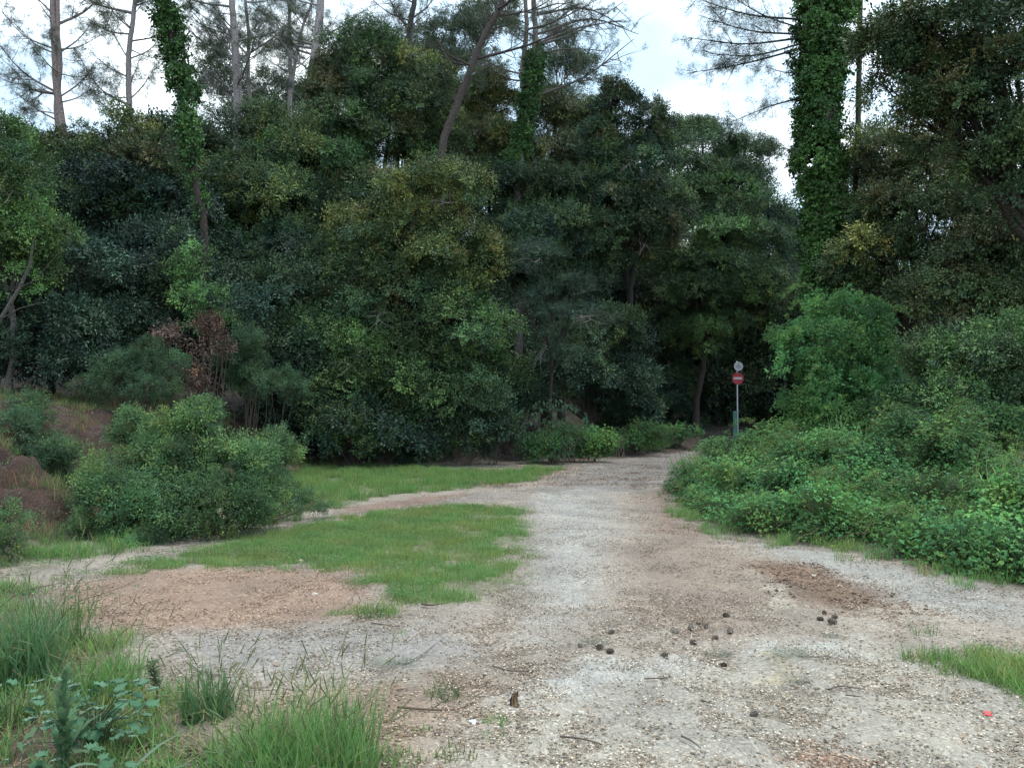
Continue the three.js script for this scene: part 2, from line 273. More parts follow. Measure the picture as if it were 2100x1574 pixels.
// bramble: leaves of three toothed leaflets on arching stems, mostly turned up to the light
clumps.bramble = many(4, (k) => {
  const r = random(240 + k), m = new MB();
  for (let t = 0; t < 42; t++) {
    const a = r() * 6.283, q = V(Math.cos(a), 0, Math.sin(a)).multiplyScalar(0.32 * Math.sqrt(r())); q.y = 0.24 * r() - 0.08 - q.lengthSq() * 0.5;
    const n = UP.clone().addScaledVector(onSphere(r), 0.45).normalize(), b = r() * 6.283, f = V(Math.cos(b), -0.15, Math.sin(b)).normalize(), s = 0.8 + 0.5 * r(), c = vary([1, 1, 1], r, 0.25);
    m.tube([V(q.x * 0.4, -0.2, q.z * 0.4), q], [0.003, 0.002], [1.1, 0.6, 0.7], 3, false);
    for (const w of [-1.25, 0, 1.25]) { const d = f.clone().applyAxisAngle(n, w).normalize(); m.leaf(q, d, n, (w ? 0.035 : 0.046) * s, 0.028 * s, vary(c, r, 0.12), 0.2, 0.12); }
  }
  return m.geometry();
});
// rank meadow grass standing in the thicket
clumps.rank = many(3, (k) => {
  const r = random(250 + k), m = new MB();
  for (let t = 0; t < 20; t++) { const a = r() * 6.283, q = V(Math.cos(a), 0, Math.sin(a)).multiplyScalar(0.26 * r()), b = r() * 6.283; m.blade(q, V(Math.cos(b), 0, Math.sin(b)), 0.2 + 0.4 * r(), 0.008, 0.1 + 0.5 * r(), 0.5 + 1.4 * r(), vary([1, 1, 1], r, 0.3), 3); }
  return m.geometry();
});
const clumpMat = { oak: leatherLeaf, broad: leatherLeaf, far: leatherLeaf, ivy: leatherLeaf, fresh: softLeaf, shrub: softLeaf, dead: dryLeaf, feather: leatherLeaf, needle: dryLeaf, bramble: softLeaf, rank: softLeaf };
const clumpPart = { rank: 'grass', needle: 'needles', ivy: 'ivy' };
const kindsOf = { // shape and base colours of each sort of foliage
  oak: ['oak', [0.062, 0.112, 0.048], [0.078, 0.130, 0.054], [0.052, 0.10, 0.05], [0.10, 0.15, 0.058]],
  yellow: ['oak', [0.20, 0.235, 0.075], [0.16, 0.20, 0.065], [0.245, 0.25, 0.085], [0.10, 0.15, 0.055]],
  brown: ['oak', [0.13, 0.135, 0.065], [0.10, 0.12, 0.058], [0.066, 0.105, 0.05], [0.155, 0.16, 0.075]],
  lively: ['oak', [0.10, 0.20, 0.065], [0.08, 0.155, 0.054], [0.135, 0.23, 0.072]],
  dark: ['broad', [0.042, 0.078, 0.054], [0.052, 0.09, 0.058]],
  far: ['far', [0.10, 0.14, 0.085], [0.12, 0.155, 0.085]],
  ivy: ['ivy', [0.045, 0.108, 0.032], [0.06, 0.135, 0.04], [0.08, 0.165, 0.05]],
  fresh: ['fresh', [0.135, 0.30, 0.10], [0.11, 0.25, 0.09], [0.19, 0.36, 0.115]],
  shrub: ['shrub', [0.125, 0.235, 0.095], [0.10, 0.195, 0.088], [0.175, 0.27, 0.10]],
  mastic: ['shrub', [0.075, 0.145, 0.075], [0.09, 0.165, 0.08]],
  dead: ['dead', [0.13, 0.085, 0.07], [0.10, 0.062, 0.052], [0.17, 0.115, 0.095]],
  feather: ['feather', [0.085, 0.15, 0.095], [0.07, 0.125, 0.08]],
  needle: ['needle', [0.09, 0.12, 0.075], [0.11, 0.14, 0.085]],
  bramble: ['bramble', [0.095, 0.255, 0.08], [0.12, 0.29, 0.088], [0.078, 0.21, 0.075], [0.17, 0.33, 0.09]],
  rank: ['rank', [0.125, 0.24, 0.075], [0.16, 0.25, 0.08]],
};

const M4 = new THREE.Matrix4(), Q = new THREE.Quaternion(), Q2 = new THREE.Quaternion(), S = V();
class Scatter { // gathers places for copies of clumps; build() makes one part for each shape
  constructor(pick) { this.by = new Map(); this.pick = pick; }
  put(kind, p, axis, scale, r, tint) {
    const [shape, ...cols] = kindsOf[kind];
    if (!this.by.has(shape)) this.by.set(shape, { m: [], c: [] });
    const e = this.by.get(shape), c = cols[Math.floor(r() * cols.length)];
    Q.setFromUnitVectors(UP, axis); Q2.setFromAxisAngle(UP, r() * 6.283); Q.multiply(Q2);
    M4.compose(p, Q, S.set(scale, scale * (0.85 + 0.3 * r()), scale)); for (const q of M4.elements) e.m.push(q); e.c.push(tint[0] * c[0], tint[1] * c[1], tint[2] * c[2]);
  }
  get count() { let n = 0; for (const e of this.by.values()) n += e.m.length / 16; return n; }
  build(name, parent) {
    copies += this.count; let last;
    for (const [shape, e] of this.by) {
      const vs = clumps[shape], n = e.m.length / 16, im = last = new THREE.InstancedMesh(vs[this.pick % vs.length], clumpMat[shape], n);
      im.instanceMatrix.array.set(e.m); im.instanceColor = new THREE.InstancedBufferAttribute(new Float32Array(e.c), 3);
      im.castShadow = im.receiveShadow = true; const nm = parent === scene ? name : clumpPart[shape] || name; im.name = parent === scene ? numbered(nm) : nm; im.userData.kind = 'stuff'; parent.add(im);
    }
    return last;
  }
}
let copies = 0;
// a billowing mass: smaller lobes over the surface of an ellipsoid, clumps over the outside of each lobe
function mass(sc, c, rad, kinds, o, r) {
  const { dens = 7.2, scale = 1, lobes = 14, sub = 0.42, gap = 0.06, upness = 0.35, tintVar = 0.35, shoots = 0.2, flat = 0.72, under = 0.72 } = o;
  const R = (rad.x + rad.y + rad.z) / 3, choose = (pick) => { let kind; for (const [kd, w] of kinds) { kind = kd; if ((pick -= w) < 0) break; } return kind; };
  for (let k = 0; k < lobes; k++) {
    const d = onSphere(r); if (k === 0) d.set(0, 0.2, 0.1);
    const sr = R * sub * (0.55 + 0.9 * r()), q = V(d.x * rad.x, d.y * rad.y, d.z * rad.z).multiplyScalar(0.55 + 0.3 * r());
    const n = Math.max(3, Math.round(dens * 12.57 * sr * sr)), lobeTint = 1 + (r() * 2 - 1) * tintVar, hue = (r() * 2 - 1) * 0.1, own = choose(r());
    for (let t = 0; t < n; t++) {
      const e = onSphere(r); if (e.y < -0.2 && r() < under) continue;
      if (e.dot(d) < -0.5) continue;
      const out = r() < shoots ? 1.1 + 0.35 * r() : 0.8 + 0.25 * r(), p = V(c.x + q.x + e.x * sr * out * 1.15 * (rad.x / R), c.y + q.y + e.y * sr * out * flat * (rad.y / R), c.z + q.z + e.z * sr * out * (rad.z / R)).addScaledVector(onSphere(r), sr * 0.12);
      if (gap && fbm3(p.x * 1.1, p.y * 1.1, p.z * 1.1, 2) < gap - 0.5) continue;
      const ax = e.addScaledVector(UP, upness).addScaledVector(onSphere(r), 0.3).normalize(), b = lobeTint * (0.72 + 0.56 * r());
      sc.put(r() < 0.7 ? own : choose(r()), p, ax, scale * (0.65 + 0.6 * r()) * (out > 1.05 ? 0.75 : 1), r, [b * (1 + hue), b, b * (1 - hue)]);
    }
  }
}
function wobble(a, b, n, amp, r) { const out = []; for (let k = 0; k <= n; k++) { const t = k / n, p = a.clone().lerp(b, t); if (k && k < n) p.addScaledVector(onSphere(r), amp); out.push(p); } return out; }
const local = (p, o) => p.clone().sub(o);

// a broadleaf tree: trunk, limbs to its masses, crown. lobes: [u, v, ru, rv, depth]
let seedNo = 1000;
function tree(name, label, category, { at, base = null, lobes, kinds, r0 = 0.16, bark = [0.075, 0.062, 0.052], opt = {}, group }) {
  const r = random(seedNo++), [u, d] = at, x = base ?? P(u, 845, d).x, foot = V(x, height(x, -d), -d);
  const t = thing(name, label, category, foot, group), sc = new Scatter(seedNo);
  const cs = lobes.map(([lu, lv, ru, rv, ld]) => ({ k: lobes.find((l) => l[0] === lu && l[1] === lv)[5], c: P(lu, lv, ld || d), r: V(ru * (ld || d) / F, rv * (ld || d) / F, (ru + rv) / 2 * (ld || d) / F) }));
  const mean = cs.reduce((s, e) => s.add(e.c), V()).multiplyScalar(1 / cs.length), lowest = Math.min(...cs.map((e) => e.c.y));
  const fork = V(mix(foot.x, mean.x, 0.4), Math.max(foot.y + 0.5, mix(foot.y, lowest, 0.75)), mix(foot.z, mean.z, 0.4));
  const tb = new MB(), tp = wobble(V(0, -0.3, 0), local(fork, foot), 6, 0.05 + r0 * 0.3, r); tb.tube(tp, tp.map((_, k) => r0 * (1.35 - 0.5 * Math.min(1, k / 2) - 0.15 * k / 6)), bark, 9); mesh('trunk', tb.geometry(), barkMat, t);
  for (const e of cs) {
    const lb = new MB(), lp = wobble(local(fork, foot), local(e.c.clone().addScaledVector(UP, e.r.y * 0.5), foot), 6, 0.12, r); lb.tube(lp, lp.map((_, k) => r0 * 0.62 * (1 - 0.8 * k / 6)), bark, 7);
    for (let k = 0; k < 4; k++) { const s = lp[2 + k % 4], q = V(e.c.x + (r() * 2 - 1) * e.r.x * 0.8, e.c.y + (r() * 2 - 1) * e.r.y * 0.8, e.c.z + (r() * 2 - 1) * e.r.z * 0.8), bp = wobble(s, local(q, foot), 4, 0.1, r); lb.tube(bp, bp.map((_, j) => r0 * 0.22 * (1 - 0.75 * j / 4)), bark, 5); }
    mesh('limb', lb.geometry(), barkMat, t);
    if (opt.dead && r() < opt.dead) { const db = new MB(), a = local(e.c, foot), dr = V((r() * 2 - 1), -0.25 - 0.5 * r(), 0.35 + r()).normalize(), q = a.clone().add(V(dr.x * e.r.x, dr.y * e.r.y, dr.z * e.r.z).multiplyScalar(1.25)), bp = wobble(a, q, 6, 0.1, r), gr = [0.20, 0.18, 0.16]; db.tube(bp, bp.map((_, j) => 0.022 * (1 - 0.7 * j / 6)), gr, 5); for (let j = 3; j < 7; j++) for (let w = 0; w < 3; w++) { const z = bp[j].clone().addScaledVector(dr, 0.3).add(onSphere(r).multiplyScalar(0.5)); db.tube([bp[j], bp[j].clone().lerp(z, 0.5).addScaledVector(onSphere(r), 0.06), z], [0.009, 0.006, 0.003], gr, 4, false); } mesh('dead_branch', db.geometry(), twigMat, t); }
    mass(sc, local(e.c, foot), e.r, e.k || kinds, opt, r);
  }
  sc.build('crown', t); return t;
}
function bush(name, label, category, { at, lobes, kinds, opt = {}, stem = [0.08, 0.06, 0.045], stems = 5, group, y0 = null }) {
  const r = random(seedNo++), [u, d] = at, x = P(u, 845, d).x, foot = V(x, height(x, -d), -d), t = thing(name, label, category, foot, group), sc = new Scatter(seedNo);
  for (const [lu, lv, ru, rv, ld] of lobes) {
    const D = ld || d, c = P(lu, lv, D), rd = V(ru * D / F, rv * D / F, (ru + rv) / 2 * D / F);
    mass(sc, local(c, foot), rd, kinds, { dens: 11, sub: 0.5, lobes: 8, flat: 1, under: 0.25, ...opt }, r);
    for (let k = 0; k < stems; k++) { const q = V(c.x + (r() * 2 - 1) * rd.x * 0.8, c.y + r() * rd.y * 0.8, c.z + (r() * 2 - 1) * rd.z * 0.8), g = V(mix(foot.x, c.x, 0.7) + (r() - 0.5) * 0.3, 0, mix(foot.z, c.z, 0.7) + (r() - 0.5) * 0.3); g.y = height(g.x, g.z) - 0.05; const b = new MB(), bp = wobble(local(g, foot), local(q, foot), 5, 0.06, r); b.tube(bp, bp.map((_, j) => 0.018 * (1 - 0.75 * j / 5)), stem, 5); mesh('stem', b.geometry(), twigMat, t); }
  }
  for (let k = 0; k < (opt.canes || 0); k++) { // long arching canes that stand out of the mass
    const [lu, lv, ru, rv, ld] = lobes[k % lobes.length], D = ld || d, c = local(P(lu, lv, D), foot), a = r() * 6.283, L = 0.5 + 0.6 * r(), o = V(Math.cos(a), 0, Math.sin(a)), h = rv * D / F, s0 = c.clone().addScaledVector(o, ru * D / F * 0.5); s0.y += h * 0.55;
    const pts = many(7, (j) => { const q = j / 6; return s0.clone().addScaledVector(o, L * q).add(V(0, 1.5 * L * q * (0.75 - q * 0.75), 0)); }), b = new MB(); b.tube(pts, pts.map((_, j) => 0.005 * (1 - 0.6 * j / 6)), [0.15, 0.10, 0.07], 4); mesh('cane', b.geometry(), twigMat, t);
    for (let j = 1; j < 7; j++) sc.put(kinds[0][0], pts[j], V(o.x * 0.4, 1, o.z * 0.4).normalize(), 0.22 + 0.14 * r(), r, [1.25, 1.15, 1.05]);
  }
  sc.build('foliage', t); return t;
}

// ---------------------------------------------------------------- broadleaf trees, wood edge from left to right
const hol = [['oak', 0.75], ['brown', 0.15], ['lively', 0.1]];
tree('holm_oak', 'broad holm oak with yellow flowering boughs at the middle of the wood edge', 'tree', { at: [830, 24.5], r0: 0.2, opt: { lobes: 15, sub: 0.37, gap: 0.14, flat: 0.9, shoots: 0.28, under: 0.6, dens: 7.6, dead: 0.5 },
  kinds: [['oak', 0.8], ['lively', 0.2]], lobes: [
    [870, 400, 110, 70, 24, [['yellow', 0.8], ['oak', 0.2]]], [790, 490, 110, 80, 24.5, [['yellow', 0.6], ['oak', 0.4]]], [930, 540, 95, 95, 24, [['yellow', 0.45], ['oak', 0.55]]],
    [800, 620, 130, 90, 24.5, [['oak', 0.8], ['brown', 0.2]]], [940, 680, 100, 75, 23.5, [['oak', 0.5], ['lively', 0.4], ['yellow', 0.1]]], [720, 560, 90, 80, 25], [655, 690, 75, 60, 23.5, [['lively', 0.7], ['oak', 0.3]]], [740, 720, 75, 60, 23.2, [['lively', 0.8], ['oak', 0.2]]], [700, 790, 80, 50, 23.3, [['lively', 0.5], ['oak', 0.5]]], [800, 810, 90, 60, 23, [['lively', 0.5], ['oak', 0.5]]], [890, 780, 120, 80, 23.5], [620, 620, 60, 60, 24.5] ] });
tree('holm_oak', 'tall holm oak whose rounded top rises highest behind the yellow flowering oak', 'tree', { at: [770, 30], r0: 0.24, opt: { lobes: 11 },
  kinds: [['oak', 0.6], ['lively', 0.2], ['brown', 0.2]], lobes: [[750, 110, 85, 75, 30], [840, 170, 75, 60, 29.5, [['yellow', 0.4], ['brown', 0.3], ['oak', 0.3]]], [710, 200, 80, 80, 30], [800, 260, 110, 80, 29], [700, 320, 100, 80, 28.5, [['lively', 0.4], ['oak', 0.6]]], [880, 330, 70, 70, 29.5], [760, 400, 100, 70, 28], [910, 440, 70, 60, 29] ] });
tree('holm_oak', 'olive topped holm oak left of the yellow flowering oak, in front of three pine trunks', 'tree', { at: [560, 28], r0: 0.2,
  kinds: [['oak', 0.5], ['yellow', 0.3], ['lively', 0.2]], lobes: [[570, 270, 80, 55, 28], [640, 320, 80, 60, 27.5], [530, 350, 80, 70, 27.5], [600, 430, 110, 80, 27, [['oak', 0.6], ['yellow', 0.4]]], [500, 450, 80, 70, 27], [560, 540, 100, 80, 26, [['dark', 0.6], ['oak', 0.4]]]] });
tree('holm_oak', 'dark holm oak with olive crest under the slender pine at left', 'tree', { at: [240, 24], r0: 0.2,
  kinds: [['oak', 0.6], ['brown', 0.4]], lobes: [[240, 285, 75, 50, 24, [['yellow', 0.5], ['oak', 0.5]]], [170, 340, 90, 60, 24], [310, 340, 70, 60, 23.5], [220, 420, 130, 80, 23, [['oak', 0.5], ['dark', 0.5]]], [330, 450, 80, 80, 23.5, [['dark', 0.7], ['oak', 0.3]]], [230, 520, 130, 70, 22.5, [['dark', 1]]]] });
const slim = tree('young_oak', 'slim green tree at the left edge with a pale leaning stem', 'tree', { at: [20, 17], r0: 0.09, bark: [0.17, 0.16, 0.14], opt: { dead: 0.5, dens: 6, scale: 0.8 },
  kinds: [['lively', 0.7], ['oak', 0.3]], lobes: [[-10, 270, 60, 60, 17], [40, 380, 75, 70, 17], [-20, 450, 90, 80, 16.5], [70, 480, 70, 60, 17], [20, 560, 80, 60, 17]] });
{ const b = new MB(), g = (u, v, d) => local(P(u, v, d), slim.position), c = [0.24, 0.23, 0.20], pts = [g(-60, 760, 15.5), g(0, 655, 15.3), g(40, 590, 15.2), g(62, 540, 15.1), g(68, 490, 15)]; b.tube(pts, [0.045, 0.04, 0.034, 0.026, 0.014], c, 7); b.tube([pts[2], g(70, 575, 15), g(110, 530, 14.9), g(130, 505, 14.8)], [0.014, 0.011, 0.008, 0.004], c, 5); b.tube([pts[1], g(40, 632, 15), g(85, 620, 14.9), g(105, 600, 14.9)], [0.014, 0.011, 0.008, 0.004], c, 5); mesh('leaning_stem', b.geometry(), barkMat, slim); }
tree('strawberry_tree', 'dark bluish broad-leaved tree above the red bank at far left', 'tree', { at: [100, 18.5], r0: 0.11, opt: { dens: 6, scale: 0.9 },
  kinds: [['dark', 1]], lobes: [[150, 570, 110, 70, 19], [60, 650, 100, 75, 18], [180, 660, 90, 65, 18.5], [80, 750, 110, 50, 17.5]] });
tree('strawberry_tree', 'dark leafy tree in the shade above the bank beside the dead brown shrub', 'tree', { at: [300, 20], r0: 0.1, opt: { dens: 6, scale: 0.9 },
  kinds: [['dark', 0.85], ['oak', 0.15]], lobes: [[300, 600, 100, 70, 20.5], [250, 680, 80, 60, 19.5], [380, 540, 70, 60, 21], [470, 660, 70, 70, 20.5]] });
tree('field_maple', 'small bright green tree in shade above the dead brown shrub', 'tree', { at: [420, 19], r0: 0.06, opt: { dens: 7, scale: 0.8, lobes: 7 },
  kinds: [['lively', 0.8], ['fresh', 0.2]], lobes: [[420, 610, 52, 30, 19], [400, 530, 40, 36, 19.5], [440, 660, 40, 25, 19.3], [380, 580, 35, 30, 19.4]] });
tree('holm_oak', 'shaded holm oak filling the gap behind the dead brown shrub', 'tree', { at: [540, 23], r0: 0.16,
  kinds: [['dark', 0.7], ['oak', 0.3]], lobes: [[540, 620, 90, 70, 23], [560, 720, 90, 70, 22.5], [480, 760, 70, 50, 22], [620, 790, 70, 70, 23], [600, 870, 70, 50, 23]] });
tree('holm_oak', 'brownish holm oak right of the dark leaning pine trunk', 'tree', { at: [1000, 34], r0: 0.2,
  kinds: [['brown', 0.7], ['yellow', 0.3]], lobes: [[1010, 220, 70, 60, 34, [['brown', 0.6], ['yellow', 0.4]]], [950, 290, 70, 60, 33.5], [1040, 310, 70, 70, 33.5], [980, 390, 90, 70, 33, [['oak', 0.6], ['brown', 0.4]]], [1060, 430, 70, 70, 32]] });
tree('holm_oak', 'pale brown holm oak behind the ivy wrapped pine at centre', 'tree', { at: [1150, 37], r0: 0.18, opt: { gap: 0.25 },
  kinds: [['brown', 0.8], ['oak', 0.2]], lobes: [[1130, 220, 50, 55, 37], [1180, 250, 50, 55, 37, [['brown', 0.7], ['yellow', 0.3]]], [1150, 320, 70, 60, 36.5], [1200, 350, 70, 60, 36]] });
tree('holm_oak', 'dark thin topped oak with a bare black trunk showing below its crown', 'tree', { at: [1295, 31], r0: 0.17, bark: [0.04, 0.035, 0.03], opt: { dead: 0.5, gap: 0.2 },
  kinds: [['oak', 0.5], ['dark', 0.3], ['brown', 0.2]], lobes: [[1260, 220, 40, 45, 31], [1340, 250, 42, 30, 31], [1230, 290, 45, 45, 31], [1300, 330, 80, 60, 31], [1260, 410, 90, 60, 31], [1340, 420, 70, 60, 30.5], [1290, 490, 90, 50, 31]] });
tree('holm_oak', 'dark green oak filling the centre of the wood behind the feathery juniper', 'tree', { at: [1120, 31], r0: 0.18,
  kinds: [['oak', 0.6], ['dark', 0.4]], lobes: [[1090, 390, 80, 60, 31], [1160, 400, 70, 60, 31], [1120, 470, 100, 60, 30.5], [1180, 540, 90, 70, 31], [1210, 420, 70, 70, 33], [1230, 500, 70, 70, 33], [1060, 540, 70, 70, 30]] });
tree('juniper', 'feathery blue-green juniper spreading flat boughs beside the yellow flowering oak', 'tree', { at: [1130, 25.5], r0: 0.09, opt: { dead: 0.9, dens: 4, lobes: 12, sub: 0.3, upness: 2, scale: 0.9, gap: 0.2 },
  kinds: [['feather', 1]], lobes: [[1110, 530, 90, 40, 25.5], [1190, 575, 55, 28, 25], [1080, 620, 60, 45, 25.5], [1170, 650, 90, 35, 25], [1120, 700, 80, 40, 25.5]] });
tree('holm_oak', 'shaded oak overhanging the far left side of the track', 'tree', { at: [1210, 29.5], r0: 0.16,
  kinds: [['dark', 0.6], ['oak', 0.4]], lobes: [[1150, 770, 90, 50, 28], [1230, 690, 80, 60, 29.5], [1260, 780, 70, 60, 29.5], [1290, 850, 60, 40, 30], [1060, 800, 60, 60, 26.5]] });
tree('holm_oak', 'grey-green holm oak leaning over the round road signs', 'tree', { at: [1420, 40], r0: 0.22, opt: { dens: 4.5 },
  kinds: [['oak', 0.7], ['lively', 0.3]], lobes: [[1440, 290, 70, 45, 40], [1530, 320, 60, 40, 40], [1410, 370, 80, 60, 39], [1500, 400, 90, 60, 39], [1430, 470, 100, 60, 38.5], [1540, 500, 80, 70, 39], [1440, 570, 90, 60, 38.5], [1540, 610, 80, 60, 38.5], [1450, 680, 70, 45, 38.5]] });
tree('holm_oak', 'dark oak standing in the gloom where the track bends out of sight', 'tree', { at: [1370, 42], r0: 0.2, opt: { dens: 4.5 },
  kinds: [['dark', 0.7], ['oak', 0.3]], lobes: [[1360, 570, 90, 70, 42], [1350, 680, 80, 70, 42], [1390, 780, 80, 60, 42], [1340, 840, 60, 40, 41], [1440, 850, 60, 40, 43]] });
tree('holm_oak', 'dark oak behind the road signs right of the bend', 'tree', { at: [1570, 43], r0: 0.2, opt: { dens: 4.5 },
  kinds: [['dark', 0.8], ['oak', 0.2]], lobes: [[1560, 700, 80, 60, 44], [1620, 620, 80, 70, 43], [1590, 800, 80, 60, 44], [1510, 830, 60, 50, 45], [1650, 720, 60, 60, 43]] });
tree('holm_oak', 'wide olive-brown oak at right in front of the ivy column', 'tree', { at: [1870, 22.5], r0: 0.2, opt: { lobes: 10 },
  kinds: [['brown', 0.4], ['oak', 0.6]], lobes: [[1830, 320, 85, 60, 23, [['brown', 0.6], ['yellow', 0.2], ['oak', 0.2]]], [1920, 350, 90, 60, 22.5], [1790, 420, 75, 60, 23], [1880, 450, 100, 65, 22, [['brown', 0.6], ['yellow', 0.2], ['oak', 0.2]]], [1990, 430, 80, 70, 22], [1800, 520, 90, 55, 22, [['yellow', 0.3], ['brown', 0.3], ['oak', 0.4]]], [1920, 560, 110, 65, 21.5], [1780, 610, 80, 50, 23]] });
tree('holm_oak', 'tall dark oak at the upper right edge with sky showing through', 'tree', { at: [2230, 17.5], r0: 0.2, opt: { gap: 0.3, lobes: 15, dens: 6 },
  kinds: [['oak', 0.75], ['brown', 0.25]], lobes: [[1830, 90, 60, 60, 18], [1900, 60, 95, 65, 17.5], [2010, 40, 80, 70, 17], [1870, 160, 80, 55, 18], [1970, 170, 85, 65, 17.5], [2070, 150, 80, 80, 17], [1900, 250, 80, 50, 18], [2010, 280, 80, 60, 17.5], [2090, 330, 70, 80, 17], [2130, 40, 80, 80, 17]] });
tree('holm_oak', 'brown-green oak at the right edge above the low bushes', 'tree', { at: [2060, 19], r0: 0.17,
  kinds: [['brown', 0.4], ['oak', 0.6]], lobes: [[2060, 420, 75, 60, 19.5], [2040, 530, 90, 65, 19], [1960, 620, 90, 55, 19], [2090, 620, 70, 70, 18.5], [2140, 500, 80, 80, 19]] });
// far trees on the hill, pale with distance
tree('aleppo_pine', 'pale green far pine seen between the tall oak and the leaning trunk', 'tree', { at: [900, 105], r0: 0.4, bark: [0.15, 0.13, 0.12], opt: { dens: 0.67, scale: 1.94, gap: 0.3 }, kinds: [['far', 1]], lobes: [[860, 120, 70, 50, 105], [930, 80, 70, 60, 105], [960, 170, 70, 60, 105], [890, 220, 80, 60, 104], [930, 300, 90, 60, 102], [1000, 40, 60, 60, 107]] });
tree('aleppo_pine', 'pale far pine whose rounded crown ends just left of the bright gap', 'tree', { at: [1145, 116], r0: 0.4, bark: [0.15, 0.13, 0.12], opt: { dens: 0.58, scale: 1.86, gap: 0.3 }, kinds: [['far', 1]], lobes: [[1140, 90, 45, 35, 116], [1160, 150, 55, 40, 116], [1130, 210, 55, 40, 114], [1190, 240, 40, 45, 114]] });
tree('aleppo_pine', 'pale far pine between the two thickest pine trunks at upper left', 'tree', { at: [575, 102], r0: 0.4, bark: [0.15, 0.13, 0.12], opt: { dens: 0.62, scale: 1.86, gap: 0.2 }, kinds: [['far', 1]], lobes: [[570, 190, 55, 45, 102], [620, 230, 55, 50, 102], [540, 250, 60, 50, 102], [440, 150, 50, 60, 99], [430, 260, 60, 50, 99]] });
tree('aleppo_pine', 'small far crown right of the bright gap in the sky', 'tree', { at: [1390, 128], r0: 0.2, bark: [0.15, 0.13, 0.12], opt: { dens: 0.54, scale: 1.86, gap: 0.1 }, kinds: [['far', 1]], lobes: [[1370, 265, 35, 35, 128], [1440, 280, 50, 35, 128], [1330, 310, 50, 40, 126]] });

// the wood goes on behind as one dark mass
{
  const r = random(77), sc = new Scatter(1);
  for (let k = 0; k < 190; k++) {
    const d = 40 + 34 * r(), u = -500 + 3100 * r(), x = (u - 1050) / F * d, g = height(x, -d), top = 3 + 6.5 * Math.pow(r(), 0.8);
    if (u > 1150 && u < 1640 && g + top > 1.6 + (845 - 330) / F * d) continue;
    mass(sc, V(x, g + top * 0.55, -d), V(3.2, top * 0.55, 3.0), [['dark', 0.5], ['oak', 0.5]], { dens: 1.1, scale: 2.0, lobes: 8 }, r);
  }
  for (const [u, v, w, h, d] of [[920, 470, 90, 110, 44], [1240, 450, 110, 110, 46], [1480, 440, 130, 90, 56], [1560, 520, 120, 120, 55], [650, 440, 120, 100, 44], [420, 380, 110, 110, 42], [1760, 420, 90, 120, 44], [60, 380, 130, 120, 40], [330, 330, 90, 80, 40]]) mass(sc, P(u, v, d), V(w * d / F, h * d / F, w * d / F), [['dark', 0.5], ['oak', 0.5]], { dens: 1.6, scale: 1.9, lobes: 12 }, r);
  const im = sc.build('woodland_foliage', scene);
  for (const o of scene.children) if (o.isInstancedMesh) tag(o, 'dark mass of woodland leaves deep behind the wood edge', 'woodland', null, 'stuff');
}

// ---------------------------------------------------------------- pines with bare trunks, and ivy
function ivyOn(sc, path, foot, r, per = 15) { // path: [point, radius]
  for (let k = 0; k < path.length - 1; k++) {
    const [a, ra] = path[k], [b, rb] = path[k + 1], L = a.distanceTo(b), n = Math.round(L * (ra + rb) * Math.PI * per);
    for (let t = 0; t < n; t++) {
      const s = r(), p = a.clone().lerp(b, s), ang = r() * 6.283, bump = 0.72 + 0.36 * noise3(p.x * 0.9 + Math.cos(ang) * 1.2, p.y * 0.9, p.z + Math.sin(ang) * 1.2) + 0.3 * noise3(Math.cos(ang) * 2.2, p.y * 1.7, Math.sin(ang) * 2.2), R = mix(ra, rb, s) * bump * (0.75 + 0.25 * r()), o = V(Math.cos(ang), 0.25, Math.sin(ang));
      if (noise3(Math.cos(ang) * 1.6 + 9, p.y * 1.1, Math.sin(ang) * 1.6) < -0.52) continue;
      p.x += Math.cos(ang) * R; p.z += Math.sin(ang) * R;
      const bt = 0.75 + 0.5 * r() + 0.25 * noise3(p.x, p.y, p.z); sc.put('ivy', local(p, foot), o.normalize(), 0.75 + 0.5 * r(), r, [bt, bt, bt]);
    }
  }
}
